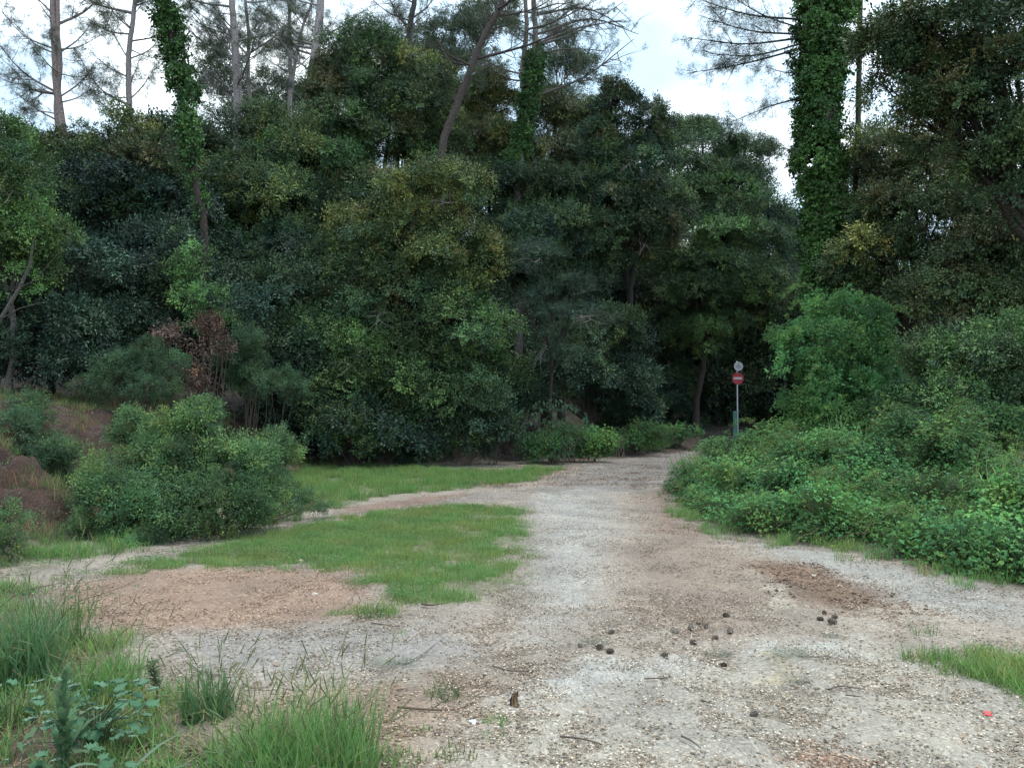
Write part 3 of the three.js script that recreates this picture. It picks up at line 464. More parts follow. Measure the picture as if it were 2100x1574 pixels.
// trunks: list of lists of [u, v]; boughs: [u0, v0, u1, v1, sag]; each bough carries thin twigs with needle tufts
function pine(label, { d, trunks, w, boughs = [], bark = [0.20, 0.165, 0.145], leafy = 1, ivy, tint = 1, topV = -330 }) {
  const r = random(seedNo++), low = trunks[0][trunks[0].length - 1], bx = P(low[0] + (low[2] || 0), low[1], d).x, foot = V(bx, height(bx, -d), -d);
  const t = thing('pine_tree', label, 'tree', foot), sc = new Scatter(seedNo);
  trunks.forEach((tr, n) => {
    const pts = tr.map(([u, v]) => P(u, v, d)), du = tr[0][0] - tr[1][0];
    pts.unshift(P(tr[0][0] + du * 0.3, topV, d));
    if (n === 0) pts.push(V(foot.x, foot.y - 0.3, foot.z));
    const c = new THREE.CatmullRomCurve3(pts.map((p) => local(p, foot)).reverse(), false, 'centripetal').getPoints(26), W = (n ? 0.7 : 1) * w * d / F / 2;
    const b = new MB(); b.tube(c.map((p, k) => k && k < 26 ? p.addScaledVector(onSphere(r), W * 0.12) : p), c.map((_, k) => W * (1.25 - 0.6 * k / 26)), bark, 10); mesh(n ? 'side_trunk' : 'trunk', b.geometry(), barkMat, t);
    if (n === 0) for (let k = 0; k < 5; k++) { const o = onSphere(r); mass(sc, c[26].clone().add(V(o.x * 1.6, o.y * 1.2 + 0.4, o.z * 1.6)), V(1.3, 0.9, 1.3), [['needle', 1]], { dens: 3, lobes: 5, scale: 1.6 }, r); }
  });
  const extra = []; if (leafy > 0.3) for (let k = 0; k < 9; k++) { const tr = trunks[k % trunks.length], j = Math.floor(r() * (tr.length - 1)), s = r(), u = mix(tr[j][0], tr[j + 1][0], s), v = mix(tr[j][1], tr[j + 1][1], s), az = r() * 6.283, L = (1.6 + 2.2 * r()) * F / d; if (v > 230) continue; extra.push([u, v, u + Math.cos(az) * L, v - L * (0.25 + 0.5 * r()), 0.08, Math.sin(az) * L * d / F]); }
  for (const [u0, v0, u1, v1, sag = 0.1, dz = 0] of [...boughs, ...extra]) {
    const a = local(P(u0, v0, d), foot), e = local(P(u1, v1, d + dz), foot), L = a.distanceTo(e), m = a.clone().lerp(e, 0.5); m.y -= sag * L; m.addScaledVector(onSphere(r), L * 0.04);
    const c = new THREE.CatmullRomCurve3([a, m, e]).getPoints(12), b = new MB(), R = 0.012 + L * 0.011;
    b.tube(c, c.map((_, k) => R * (1 - 0.8 * k / 12)), bark.map((q) => q * 0.55), 6);
    for (let k = 0; k < Math.round(L * 4.2); k++) {
      const s = 0.25 + 0.75 * r(), q = c[Math.min(11, Math.floor(s * 12))], dir = e.clone().sub(a).normalize().multiplyScalar(0.6).add(onSphere(r).multiplyScalar(0.8)); dir.y -= 0.1;
      const l = (0.3 + 0.7 * r()) * Math.min(1.6, L * 0.35), f = q.clone().addScaledVector(dir, l), h = q.clone().lerp(f, 0.5).addScaledVector(onSphere(r), l * 0.1);
      b.tube([q, h, f], [R * 0.3, R * 0.22, 0.004], bark.map((z) => z * 0.5), 4, false);
      for (let j = 0; j < 2; j++) { const g = h.clone().addScaledVector(onSphere(r), l * 0.5); b.tube([h, g], [0.006, 0.003], bark.map((z) => z * 0.5), 3, false); if (r() < 0.5 * leafy) sc.put('needle', g, dir.clone().normalize(), 0.5 + 0.5 * r(), r, [tint, tint, tint]); }
      if (r() < leafy) sc.put('needle', f, dir.clone().normalize(), 0.6 + 0.6 * r(), r, [tint, tint, tint]);
    }
    mesh('bough', b.geometry(), twigMat, t);
  }
  if (ivy) ivyOn(sc, ivy.map(([u, v, w_]) => [P(u, v, d), w_ * d / F]), foot, r);
  sc.build('needles', t); return t;
}
const greyBark = [0.48, 0.43, 0.42];
pine('twin stemmed pine with reddish trunks at the left edge of the sky', { d: 30, w: 15, trunks: [[[108, 0], [112, 110], [118, 200], [130, 300]], [[118, 60], [122, 130], [116, 210], [122, 300]]], bark: [0.42, 0.33, 0.31], leafy: 0.75, boughs: [[110, 100, 0, 20, 0.08], [112, 110, 20, 40, 0.1], [116, 190, -20, 70, 0.06], [108, 190, 30, 195, -0.1], [112, 50, 60, -30, 0.1], [118, 110, 210, 10, 0.1], [120, 200, 200, 120, 0.05], [120, 150, 190, 150, 0.1], [110, 30, 20, -60, 0.05], [124, 250, 20, 180, 0.1], [125, 235, 40, 235, -0.1]] });
pine('slender pale pine forking near the top, left of the ivy strung trunk', { d: 32, w: 11, trunks: [[[276, 0], [272, 40], [264, 110], [264, 180], [266, 260]]], bark: greyBark, leafy: 0.9, boughs: [[274, 30, 310, -10, 0], [262, 120, 212, 30, 0.05], [262, 165, 235, 155, -0.1], [265, 100, 330, 120, 0.06], [268, 60, 200, -20, 0.1], [266, 160, 180, 100, 0.1], [268, 70, 160, 20, 0.1], [264, 200, 180, 170, 0.1], [266, 120, 340, 60, 0.1]] });
pine('thin dark leaning trunk strung with bright ivy at upper left', { d: 21.2, w: 13, trunks: [[[340, 0], [352, 90], [368, 190], [388, 290], [405, 400], [416, 440]]], bark: [0.07, 0.055, 0.045], leafy: 0.3, boughs: [[395, 320, 350, 315, 0.1], [390, 300, 430, 250, 0.1]], ivy: [[336, -60, 11], [342, 20, 14], [350, 70, 23], [358, 105, 9], [366, 155, 25], [386, 198, 27], [378, 222, 8], [382, 260, 17], [392, 300, 13], [396, 330, 5], [412, 430, 3]] });
pine('straight pale grey pine with steep thin boughs on its left side', { d: 33, w: 17, trunks: [[[476, 0], [481, 80], [485, 160], [488, 290]]], bark: greyBark, leafy: 0.8, boughs: [[481, 110, 390, 20, 0.05], [483, 150, 385, 60, 0.05], [485, 190, 400, 110, 0.05], [478, 60, 410, -20, 0.05], [484, 130, 400, 30, 0.06], [486, 210, 420, 160, 0.05], [480, 70, 430, 10, 0], [486, 180, 560, 120, 0.1], [482, 100, 540, 30, 0.1]] });
pine('very thin pine stem just right of the straight grey pine', { d: 37, w: 8, trunks: [[[503, 0], [509, 70], [508, 140], [514, 240]]], bark: greyBark, leafy: 0.8, boughs: [[508, 100, 480, 40, 0.05], [509, 70, 550, 10, 0.05], [510, 150, 480, 110, 0.1], [509, 120, 560, 80, 0.1]] });
pine('pale forked pine pair left of the thickest grey trunk', { d: 37, w: 9, trunks: [[[594, 0], [592, 90], [596, 150], [594, 210]], [[640, 0], [622, 50], [608, 110], [597, 190]]], bark: greyBark, leafy: 0.8, boughs: [[593, 60, 540, 10, 0.1], [596, 150, 520, 100, 0.08], [610, 100, 660, 50, 0.1], [594, 110, 530, 60, 0.08], [620, 50, 580, -10, 0.05], [595, 170, 550, 130, 0.1]] });
pine('thick leaning grey pine left of the tall rounded oak', { d: 31, w: 21, trunks: [[[657, 0], [652, 60], [643, 140], [632, 240]]], bark: greyBark, leafy: 0.75, boughs: [[640, 150, 560, 60, 0.05], [634, 220, 565, 125, 0.08], [650, 60, 590, 0, 0.05], [645, 120, 600, 60, 0.05], [636, 220, 690, 160, 0.1], [652, 70, 700, 20, 0.1], [640, 190, 590, 175, -0.1], [634, 235, 700, 240, 0.15]] });
pine('dark pine stem rising behind the top of the tall rounded oak', { d: 36, w: 13, trunks: [[[850, 0], [843, 40], [838, 110]]], bark: [0.12, 0.10, 0.10], leafy: 0.5, boughs: [[840, 66, 800, 0, 0.05], [842, 55, 890, 10, 0.05], [842, 60, 815, 20, 0]] });
pine('dark pine trunk leaning steeply to the right at upper centre', { d: 27.4, w: 15, trunks: [[[1030, 0], [990, 80], [955, 170], [925, 245], [905, 310]]], bark: [0.13, 0.10, 0.09], leafy: 0.35, boughs: [[1015, 30, 1060, -10, 0.05], [1008, 60, 1075, 70, -0.15], [935, 210, 910, 155, 0.1], [975, 120, 965, 105, 0], [960, 160, 1000, 180, -0.1], [1020, 20, 990, -40, 0]] });
pine('tall pine with ivy round its middle and long drooping bare boughs to the right', { d: 31, w: 14, trunks: [[[1094, 0], [1098, 60], [1096, 110], [1085, 200], [1075, 280], [1065, 340]], [[1078, 0], [1080, 60], [1074, 120], [1072, 180]]], bark: [0.30, 0.26, 0.24], leafy: 0.45, boughs: [[1100, 30, 1290, 60, -0.16], [1100, 70, 1310, 70, -0.14], [1100, 90, 1280, 40, 0], [1090, 200, 1300, 80, 0.04], [1098, 60, 1240, -10, 0], [1085, 50, 1000, 30, -0.1], [1080, 90, 1005, 60, -0.1], [1100, 20, 1200, 20, -0.1], [1100, 110, 1250, 105, -0.06]], ivy: [[1098, 95, 14], [1094, 130, 22], [1088, 180, 20], [1080, 220, 18], [1072, 290, 14], [1050, 330, 22], [1045, 370, 20]] });
// the ivy column at right
{
  const d = 23.5, r = random(4242), foot = P(1690, 845, d); foot.y = height(foot.x, foot.z);
  const t = thing('ivy_clad_pine', 'thick pine trunk wholly wrapped in bright green ivy at right', 'tree', foot), sc = new Scatter(2);
  const pts = [P(1705, -200, d), P(1700, 100, d), P(1688, 320, d), P(1680, 560, d), foot.clone().add(V(0, -0.3, 0))].map((p) => local(p, foot)), b = new MB();
  b.tube(pts.slice().reverse(), [0.34, 0.3, 0.28, 0.26, 0.22], [0.09, 0.075, 0.06], 12); mesh('trunk', b.geometry(), barkMat, t);
  const sb = new MB(); sb.tube([P(1745, 600, d + 0.6), P(1760, 260, d + 0.6), P(1765, 0, d + 0.6), P(1768, -160, d + 0.6)].map((p) => local(p, foot)), [0.1, 0.09, 0.08, 0.06], [0.10, 0.085, 0.06], 8); mesh('side_trunk', sb.geometry(), barkMat, t);
  ivyOn(sc, [[P(1700, -160, d), 1.0], [P(1698, 0, d), 0.98], [P(1692, 90, d), 0.9], [P(1682, 200, d), 0.72], [P(1678, 290, d), 0.66], [P(1672, 330, d), 0.85], [P(1682, 370, d), 0.72], [P(1690, 440, d), 0.62], [P(1685, 540, d), 0.6], [P(1680, 640, d), 0.5]], foot, r, 17);
  for (const [u0, v0, u1, v1, sag] of [[1640, 70, 1430, 30, 0.05], [1640, 78, 1400, 75, 0.05], [1650, 60, 1480, -20, 0.05], [1640, 100, 1410, 150, 0.02], [1640, 150, 1560, 130, 0.05], [1640, 200, 1500, 250, -0.02], [1645, 40, 1410, -10, 0.05], [1640, 90, 1450, 110, 0.06], [1640, 308, 1580, 302, 0]]) {
    const a = local(P(u0, v0, d), foot), e = local(P(u1, v1, d - 1), foot), L = a.distanceTo(e), m = a.clone().lerp(e, 0.5); m.y -= sag * L; const c = new THREE.CatmullRomCurve3([a, m, e]).getPoints(12), bb = new MB(), R = 0.008 + L * 0.007;
    bb.tube(c, c.map((_, k) => R * (1 - 0.8 * k / 12)), [0.05, 0.042, 0.04], 6);
    for (let k = 0; k < L * 9; k++) { const q = c[Math.floor(3 + 9 * r())], dir = e.clone().sub(a).normalize().multiplyScalar(0.7).add(onSphere(r).multiplyScalar(0.7)), l = 0.2 + 0.6 * r(), f = q.clone().addScaledVector(dir, l), h = q.clone().lerp(f, 0.5).addScaledVector(onSphere(r), l * 0.1); bb.tube([q, h, f], [R * 0.3, R * 0.2, 0.003], [0.05, 0.042, 0.04], 4, false); if (r() < 0.8) sc.put('needle', f, dir.normalize(), 0.4 + 0.4 * r(), r, [0.75, 0.75, 0.75]); if (r() < 0.5) sc.put('needle', h, dir, 0.4 + 0.3 * r(), r, [0.75, 0.75, 0.75]); }
    mesh('bough', bb.geometry(), twigMat, t);
  }
  sc.build('ivy', t);
}

// ---------------------------------------------------------------- shrubs
bush('fresh_bush', 'tall bright green bush standing above the brambles right of the signs', 'bush', { at: [1730, 18.5], kinds: [['fresh', 1]], opt: { dens: 12, lobes: 12, sub: 0.34, shoots: 0.35, gap: 0.28, flat: 0.8, under: 0.5, canes: 10 }, lobes: [[1700, 625, 26, 24, 18.6], [1735, 640, 45, 28, 18.4], [1670, 650, 36, 26, 18.7], [1770, 680, 42, 32, 18.6], [1715, 700, 75, 36, 18.3], [1625, 705, 42, 22, 18.2], [1665, 745, 55, 30, 18.1], [1755, 750, 70, 38, 18.2], [1830, 740, 36, 26, 18.6], [1705, 800, 75, 40, 18], [1800, 800, 70, 40, 18.2], [1650, 830, 45, 30, 17.8], [1730, 860, 100, 40, 17.8], [1830, 860, 70, 45, 17.8]] });
bush('low_bush', 'rounded dull green bush at the right edge below the oaks', 'bush', { at: [2000, 15], kinds: [['lively', 0.5], ['oak', 0.5]], opt: { dens: 8, scale: 0.75 }, lobes: [[1930, 760, 80, 60, 15.5], [2030, 740, 90, 65, 15], [1980, 840, 110, 60, 14.5], [2090, 830, 70, 80, 14.5], [1890, 850, 70, 50, 15.5]] });
bush('leafy_shrub', 'large green shrub on the verge in front of the red bank', 'bush', { at: [370, 10.4], kinds: [['shrub', 0.85], ['mastic', 0.15]], opt: { dens: 22, lobes: 14, sub: 0.38, scale: 0.9, shoots: 0.25, gap: 0.1 }, lobes: [[290, 960, 80, 60, 10.4], [380, 920, 70, 60, 10.6], [470, 970, 75, 55, 10.5], [330, 1030, 100, 55, 10], [430, 1040, 100, 50, 9.9], [230, 1040, 60, 50, 10.1], [530, 1020, 50, 45, 10.6], [425, 855, 36, 28, 10.7], [385, 860, 22, 22, 10.7], [270, 880, 30, 30, 10.9], [190, 990, 35, 40, 10.5]] });
bush('leafy_shrub', 'smaller leafy shrub behind the grass, right of the large verge shrub', 'bush', { at: [575, 13], kinds: [['shrub', 0.6], ['mastic', 0.4]], opt: { dens: 18, scale: 0.85 }, lobes: [[560, 930, 36, 48, 13], [610, 1010, 40, 35, 12.6], [540, 1000, 40, 40, 12.6]] });
bush('mastic_shrub', 'dark green shrub spilling over the bank at the left edge', 'bush', { at: [50, 12], kinds: [['mastic', 0.7], ['shrub', 0.3]], opt: { dens: 17, scale: 0.85 }, lobes: [[30, 880, 70, 45, 12.2], [-20, 930, 60, 45, 11.8], [90, 920, 45, 38, 12], [55, 825, 22, 26, 12.6], [50, 945, 70, 25, 11.6], [5, 985, 45, 28, 10.6]] });
bush('dead_shrub', 'dried shrub with pinkish brown leaves above the red bank', 'bush', { at: [400, 17.5], kinds: [['dead', 1]], stem: [0.10, 0.07, 0.06], opt: { dens: 7, lobes: 8, gap: 0.2, sub: 0.4 }, lobes: [[345, 690, 18, 18, 17.5], [390, 730, 30, 40, 17.2], [450, 700, 22, 32, 17.6], [425, 662, 14, 14, 17.6], [400, 785, 26, 25, 17]] });
bush('mastic_shrub', 'small twiggy blue-green shrub on top of the bank', 'bush', { at: [280, 16.5], kinds: [['mastic', 1]], opt: { dens: 15, scale: 0.85 }, lobes: [[240, 760, 35, 32, 16.5], [295, 750, 38, 42, 16.5], [345, 760, 28, 35, 16.8], [280, 790, 60, 25, 16.3], [200, 780, 35, 25, 16.6]] });
bush('mastic_shrub', 'blue-green shrub right of the dried brown shrub', 'bush', { at: [510, 19], kinds: [['mastic', 1]], opt: { dens: 14 }, lobes: [[515, 710, 30, 40, 19], [500, 750, 45, 30, 19], [520, 785, 45, 25, 18.6], [580, 790, 40, 30, 19.5]] });
bush('mastic_shrub', 'low dark shrub at the foot of the yellow flowering oak', 'bush', { at: [760, 22], kinds: [['oak', 0.4], ['dark', 0.5], ['lively', 0.1]], opt: { dens: 9, sub: 0.36, lobes: 12, gap: 0.25, shoots: 0.3 }, lobes: [[720, 880, 70, 45, 22.2], [800, 900, 70, 40, 22], [660, 850, 50, 40, 22.6], [880, 880, 60, 45, 22.8]] });
bush('mastic_shrub', 'low tangled shrub on the bank between the oak and the big-leaved bush', 'bush', { at: [980, 23], kinds: [['oak', 0.4], ['dark', 0.6]], opt: { dens: 9, sub: 0.36, lobes: 12, gap: 0.25, shoots: 0.3 }, lobes: [[960, 890, 60, 40, 23], [1020, 880, 40, 40, 23.4]] });
bush('bramble_bush', 'dark bramble bank on the far left side of the track', 'bush', { at: [1200, 25], kinds: [['bramble', 1]], opt: { dens: 10, scale: 1 }, lobes: [[1160, 905, 60, 28, 24.5], [1220, 905, 50, 28, 25], [1110, 920, 40, 20, 24], [1300, 890, 50, 22, 28], [1350, 893, 40, 18, 30.5], [1395, 888, 36, 20, 33]] });

// big-leaved bush at the track side: each leaf a part
{
  const r = random(909), foot = P(1130, 930, 23.6); foot.y = height(foot.x, foot.z); const t = thing('laurel_bush', 'bush with large dark pointed leaves left of the far track', 'bush', foot), lg = [];
  for (let k = 0; k < 3; k++) { const m = new MB(); m.leaf(V(), V(0, 0, 1), UP, 0.17, 0.085, [0.035, 0.085, 0.04].map((q) => q * (0.8 + 0.25 * k)), 0.25, 0.15); lg.push(m.geometry()); }
  for (let k = 0; k < 10; k++) { const b = new MB(), e = P(1060 + 150 * r(), 800 + 90 * r(), 23 + r()); const p = wobble(V((r() - 0.5) * 0.6, -0.05, (r() - 0.5) * 0.4), local(e, foot), 5, 0.06, r); b.tube(p, p.map((_, j) => 0.016 * (1 - 0.7 * j / 5)), [0.08, 0.065, 0.045], 5); mesh('stem', b.geometry(), twigMat, t); }
  for (let k = 0; k < 260; k++) { const a = onSphere(r), c = P(1130, 868, 23.4), l = mesh('leaf', lg[k % 3], softLeaf, t); if (k < 8) l.position.copy(local(P(1045 + 20 * r(), 800 + 25 * r(), 23.2), foot)); else l.position.copy(local(V(c.x + a.x * 1.15, c.y + a.y * 0.85 - 0.1, c.z + Math.abs(a.z) * 0.8), foot)); l.rotation.set(0.5 + 0.7 * r(), (r() - 0.5) * 4, (r() - 0.5) * 0.8, 'YXZ'); const s = 0.7 + 0.6 * r(); l.scale.set(s, s, s); }
}

// the bramble thicket right of the track
const thick = [['bramble', 0.93], ['rank', 0.07]], tb = { dens: 13, scale: 1, lobes: 13, sub: 0.42, upness: 0.9, shoots: 0.28, gap: 0.2, tintVar: 0.45, flat: 0.85, canes: 14 };
bush('bramble_bush', 'bramble mound in front of the sign post at the track edge', 'bramble', { at: [1540, 16.5], kinds: thick, opt: tb, stems: 2, lobes: [[1600, 905, 75, 38, 17.5], [1500, 945, 75, 45, 16.5], [1600, 950, 90, 50, 16], [1450, 1000, 65, 48, 15.2], [1520, 1000, 60, 50, 14.5]] });
bush('bramble_bush', 'bramble mound spreading below the tall bright bush', 'bramble', { at: [1780, 13.5], kinds: thick, opt: tb, stems: 2, lobes: [[1700, 950, 90, 55, 14.5], [1800, 970, 100, 60, 13.5], [1860, 920, 80, 55, 14.5]] });
bush('bramble_bush', 'low bramble front along the curve of the track', 'bramble', { at: [1500, 12.8], kinds: [['bramble', 0.9], ['rank', 0.1]], opt: tb, stems: 2, lobes: [[1425, 1035, 38, 28, 13.6], [1480, 1055, 60, 32, 12.8], [1550, 1065, 65, 40, 12], [1620, 1070, 75, 45, 11.6], [1640, 1010, 80, 50, 12.8]] });
bush('bramble_bush', 'leafy bramble in the middle of the thicket front', 'bramble', { at: [1740, 10.8], kinds: thick, opt: tb, stems: 2, lobes: [[1710, 1075, 80, 50, 11], [1800, 1090, 80, 52, 10.4], [1780, 1020, 80, 50, 11.8], [1870, 1100, 60, 55, 10]] });
bush('bramble_bush', 'dark bramble hollow at the right side of the thicket', 'bramble', { at: [1960, 11], kinds: thick, opt: tb, stems: 2, lobes: [[1960, 950, 75, 75, 12], [1940, 1050, 80, 70, 10.4], [2040, 1000, 70, 70, 11]] });
bush('bramble_bush', 'tall grassy bramble at the right edge above the gravel', 'bramble', { at: [2050, 8.8], kinds: [['bramble', 0.87], ['rank', 0.13]], opt: tb, stems: 2, lobes: [[1950, 1120, 80, 60, 9.2], [2050, 1130, 85, 70, 8.8], [2130, 1060, 80, 100, 9]] });
bush('bramble_bush', 'bramble mass behind the thicket under the dull green bush', 'bramble', { at: [1990, 14], kinds: thick, opt: tb, stems: 2, lobes: [[1930, 890, 85, 50, 14], [2050, 890, 90, 60, 13.5]] });
bush('mastic_shrub', 'leafy weeds at the left edge under the bank', 'bush', { at: [20, 8.3], kinds: [['shrub', 0.6], ['mastic', 0.4]], opt: { dens: 20, scale: 0.7 }, lobes: [[0, 1060, 26, 30, 8.6], [-10, 1120, 40, 35, 8.2]] });
bush('leafy_shrub', 'low sprawling weeds at the foot of the large verge shrub', 'bush', { at: [260, 9.6], kinds: [['shrub', 0.7], ['mastic', 0.3]], opt: { dens: 22, scale: 0.6 }, lobes: [[200, 1090, 45, 22, 9.8], [290, 1110, 40, 18, 9.4], [620, 1030, 45, 22, 11.6]] });

{ // trailing fringe where the thicket spills towards the gravel
  const line = [[1400, 990], [1392, 1030], [1440, 1072], [1520, 1092], [1600, 1103], [1690, 1118], [1780, 1132], [1860, 1155], [1930, 1172], [2010, 1192], [2110, 1215]].map(([u, v]) => G(u, v)), r = random(1717), o = V(line[5][0], 0, line[5][1]);
  o.y = height(o.x, o.z); const t = thing('bramble_bush', 'trailing bramble fringe spilling onto the gravel along the whole thicket', 'bramble', o), sc = new Scatter(3);
  for (let k = 0; k < line.length - 1; k++) for (let s = 0; s < 1; s += 0.22) { const x = mix(line[k][0], line[k + 1][0], s) + 0.25 + (r() - 0.3) * 0.5, z = mix(line[k][1], line[k + 1][1], s) - 0.25 - r() * 0.5, w = 0.18 + 0.42 * r() * r(); if (r() < 0.15) continue; mass(sc, local(V(x, height(x, z) + w * 0.35, z), o), V(w * 1.2, w * 0.75, w), [['bramble', 0.9], ['rank', 0.1]], { ...tb, canes: 0, dens: 22, lobes: 6, scale: 0.8 }, r); }
  for (let k = 0; k < 8; k++) { const a = line[k + 1], b = new MB(), e = V(a[0] - 0.3 - 0.3 * r(), 0.05, a[1] + 0.3 * r()); e.y += height(e.x, e.z); const p = wobble(local(V(a[0] + 0.4, 0.3, a[1] - 0.4), o), local(e, o), 5, 0.05, r); b.tube(p, p.map(() => 0.004), [0.12, 0.08, 0.05], 5); mesh('cane', b.geometry(), twigMat, t); }
  sc.build('foliage', t);
}

// ---------------------------------------------------------------- grass
function tuftGeometry(seed, n, R, len, wid, cols, lean = 0.5, bend = 0.8) { const r = random(seed), m = new MB(); for (let k = 0; k < n; k++) { const a = r() * 6.283, q = V(Math.cos(a), 0, Math.sin(a)).multiplyScalar(R * Math.sqrt(r())), b = r() * 6.283; q.y = -0.01; m.blade(q, V(Math.cos(b), 0, Math.sin(b)), len * (0.5 + 0.8 * r()), wid * (0.7 + 0.6 * r()), lean * r(), bend * r(), vary(cols[Math.floor(r() * cols.length)], r, 0.25), 3); } return m.geometry(); }
const GREEN = [[0.16, 0.30, 0.085], [0.125, 0.255, 0.066], [0.20, 0.32, 0.095], [0.29, 0.31, 0.12]], SHORT = tuftGeometry(31, 26, 0.09, 0.075, 0.0042, GREEN, 0.9, 0.9), LONG = tuftGeometry(32, 26, 0.09, 0.15, 0.0048, GREEN, 0.6, 0.9);
function field(name, label, geometry, pts) {
  const im = new THREE.InstancedMesh(geometry, softLeaf, pts.length), c = new Float32Array(pts.length * 3);
  pts.forEach(([x, y, z, s, a, t], k) => { Q.setFromAxisAngle(UP, a); M4.compose(V(x, y, z), Q, S.set(s, s * (t[3] || 1), s)); M4.toArray(im.instanceMatrix.array, k * 16); c.set(t.slice(0, 3), k * 3); });
  im.instanceColor = new THREE.InstancedBufferAttribute(c, 3); im.castShadow = im.receiveShadow = true; im.name = numbered(name); scene.add(im); copies += pts.length; return tag(im, label, 'grass', null, 'stuff');
}
{
  const r = random(61), a = [], b = [], box = (pg) => [Math.min(...pg.map((p) => p[0])) - 0.3, Math.max(...pg.map((p) => p[0])) + 0.3, Math.min(...pg.map((p) => p[1])) - 0.3, Math.max(...pg.map((p) => p[1])) + 0.3];
  const sow = (pg, per, out, thin, hi) => { const [x0, x1, z0, z1] = box(pg); for (let k = 0; k < (x1 - x0) * (z1 - z0) * per; k++) { const x = mix(x0, x1, r()), z = mix(z0, z1, r()), n = fbm2(x * 0.9 + 3, z * 0.9, 3), e = inside(pg, x, z) + 0.45 * fbm2(x * 1.9 + 4, z * 1.9, 4); if (e < 0 || r() > smooth(-0.02, 0.35, e) * (thin(x, z) + n * 0.5)) continue; if (bank(x, z)[0] > 0.3) continue; const k2 = 0.85 + 0.3 * r() + 0.25 * n, w = 1 + 0.45 * Math.max(-0.3, fbm2(x * 0.8, z * 0.8 + 20, 3)); out.push([x, height(x, z), z, 0.75 + 0.55 * r(), r() * 6.283, [k2 * w, k2, k2 * 0.95, hi * (0.7 + 0.5 * r() + 0.5 * Math.max(0, n))]]); } };
  sow(lawn, 420, a, (x, z) => 0.20 + 0.55 * smooth(1.0, -1.8, x) + 0.75 * fbm2(x * 1.4, z * 1.4 + 50, 3), 0.9);
  sow(verge, 150, b, (x, z) => 0.45 + 0.8 * fbm2(x * 0.8 + 60, z * 0.8, 3), 0.85);
  const right = poly(1890, 1345, 1925, 1312, 1990, 1318, 2060, 1345, 2200, 1370, 2200, 1460, 2060, 1438, 1985, 1412, 1940, 1385); sow(right, 420, b, () => 0.75, 0.5);
  const bankGrass = []; for (let k = 0; k < 9000; k++) { const x = -16 + 11 * r(), z = -6 - 18 * r(), [dd] = bank(x, z), n = fbm2(x * 0.7 + 12, z * 0.7, 3); if (dd < -0.6 || dd > 6 || r() > 0.34 + n * 1.0) continue; const dry = r() < 0.4, k2 = 0.7 + 0.5 * r(); bankGrass.push([x, height(x, z), z, 0.9 + 0.8 * r(), r() * 6.283, dry ? [k2 * 1.5, k2 * 0.75, k2 * 1.1, 1] : [k2 * 0.8, k2 * 0.8, k2 * 0.9, 0.9]]); }
  field('bank_grass', 'straggling green and straw grass over the red bank', LONG, bankGrass);
  field('meadow_grass', 'short bright grass of the triangular lawn between the two tracks', SHORT, a);
  field('verge_grass', 'longer grass along the foot of the bank and by the right edge', LONG, b);
  const c = []; sow(weedy, 240, c, (x, z) => 0.22 + 0.7 * fbm2(x * 1.3 + 31, z * 1.3, 3), 0.6); field('weedy_grass', 'thin weedy grass on the dark soil at bottom left', LONG, c);
  const d = []; const edge = poly(1385, 985, 1350, 1045, 1455, 1112, 1580, 1128, 1770, 1155, 1890, 1190, 2000, 1215, 2140, 1240, 2140, 1190, 1900, 1150, 1770, 1110, 1580, 1085, 1470, 1065, 1400, 1020, 1420, 960); sow(edge, 150, d, (x, z) => 0.06 + 0.7 * fbm2(x * 0.9 + 8, z * 0.9, 3), 0.8); field('rank_grass', 'tall grass fringing the bramble thicket', LONG, d);
}

// ---------------------------------------------------------------- loose gravel and fallen leaves
function stonePatch(seed, n, R, lo, hi, cols) {
  const r = random(seed), m = new MB(), ico = new THREE.IcosahedronGeometry(1, 0), pa = ico.attributes.position;
  for (let k = 0; k < n; k++) {
    const a = r() * 6.283, d = R * Math.sqrt(r()), s = lo + (hi - lo) * Math.pow(r(), 3), c = vary(cols[Math.floor(r() * cols.length)], r, 0.3, 0.04), e = new THREE.Euler(r() * 6, r() * 6, r() * 6), jit = many(12, () => 0.7 + 0.6 * r()), sq = V(1, 0.45 + 0.4 * r(), 0.6 + 0.5 * r()), o = V(Math.cos(a) * d, s * 0.12, Math.sin(a) * d), key = new Map();
    for (let t = 0; t < pa.count; t += 3) {
      const q = [0, 1, 2].map((j) => { const p = V(pa.getX(t + j), pa.getY(t + j), pa.getZ(t + j)), id = p.toArray().map((w) => w.toFixed(2)).join(); if (!key.has(id)) key.set(id, key.size); return p.multiplyScalar(jit[key.get(id)]).applyEuler(e).multiply(sq).multiplyScalar(s).add(o); });
      const nn = V().crossVectors(q[1].clone().sub(q[0]), q[2].clone().sub(q[0])).normalize(), ii = q.map((p) => m.v(p.x, p.y, p.z, nn.x, nn.y, nn.z, c)); m.t(...ii);
    }
  }
  return m.geometry();
}
function litterPatch(seed, n, R, cols, size) { const r = random(seed), m = new MB(); for (let k = 0; k < n; k++) { const a = r() * 6.283, d = R * Math.sqrt(r()), b = r() * 6.283; m.leaf(V(Math.cos(a) * d, 0.006 + 0.02 * r(), Math.sin(a) * d), V(Math.cos(b), 0.25 * (r() - 0.3), Math.sin(b)).normalize(), UP.clone().addScaledVector(onSphere(r), 0.35).normalize(), size * (0.6 + 0.8 * r()), size * 0.5, vary(cols[Math.floor(r() * cols.length)], r, 0.3), 0.4); } return m.geometry(); }
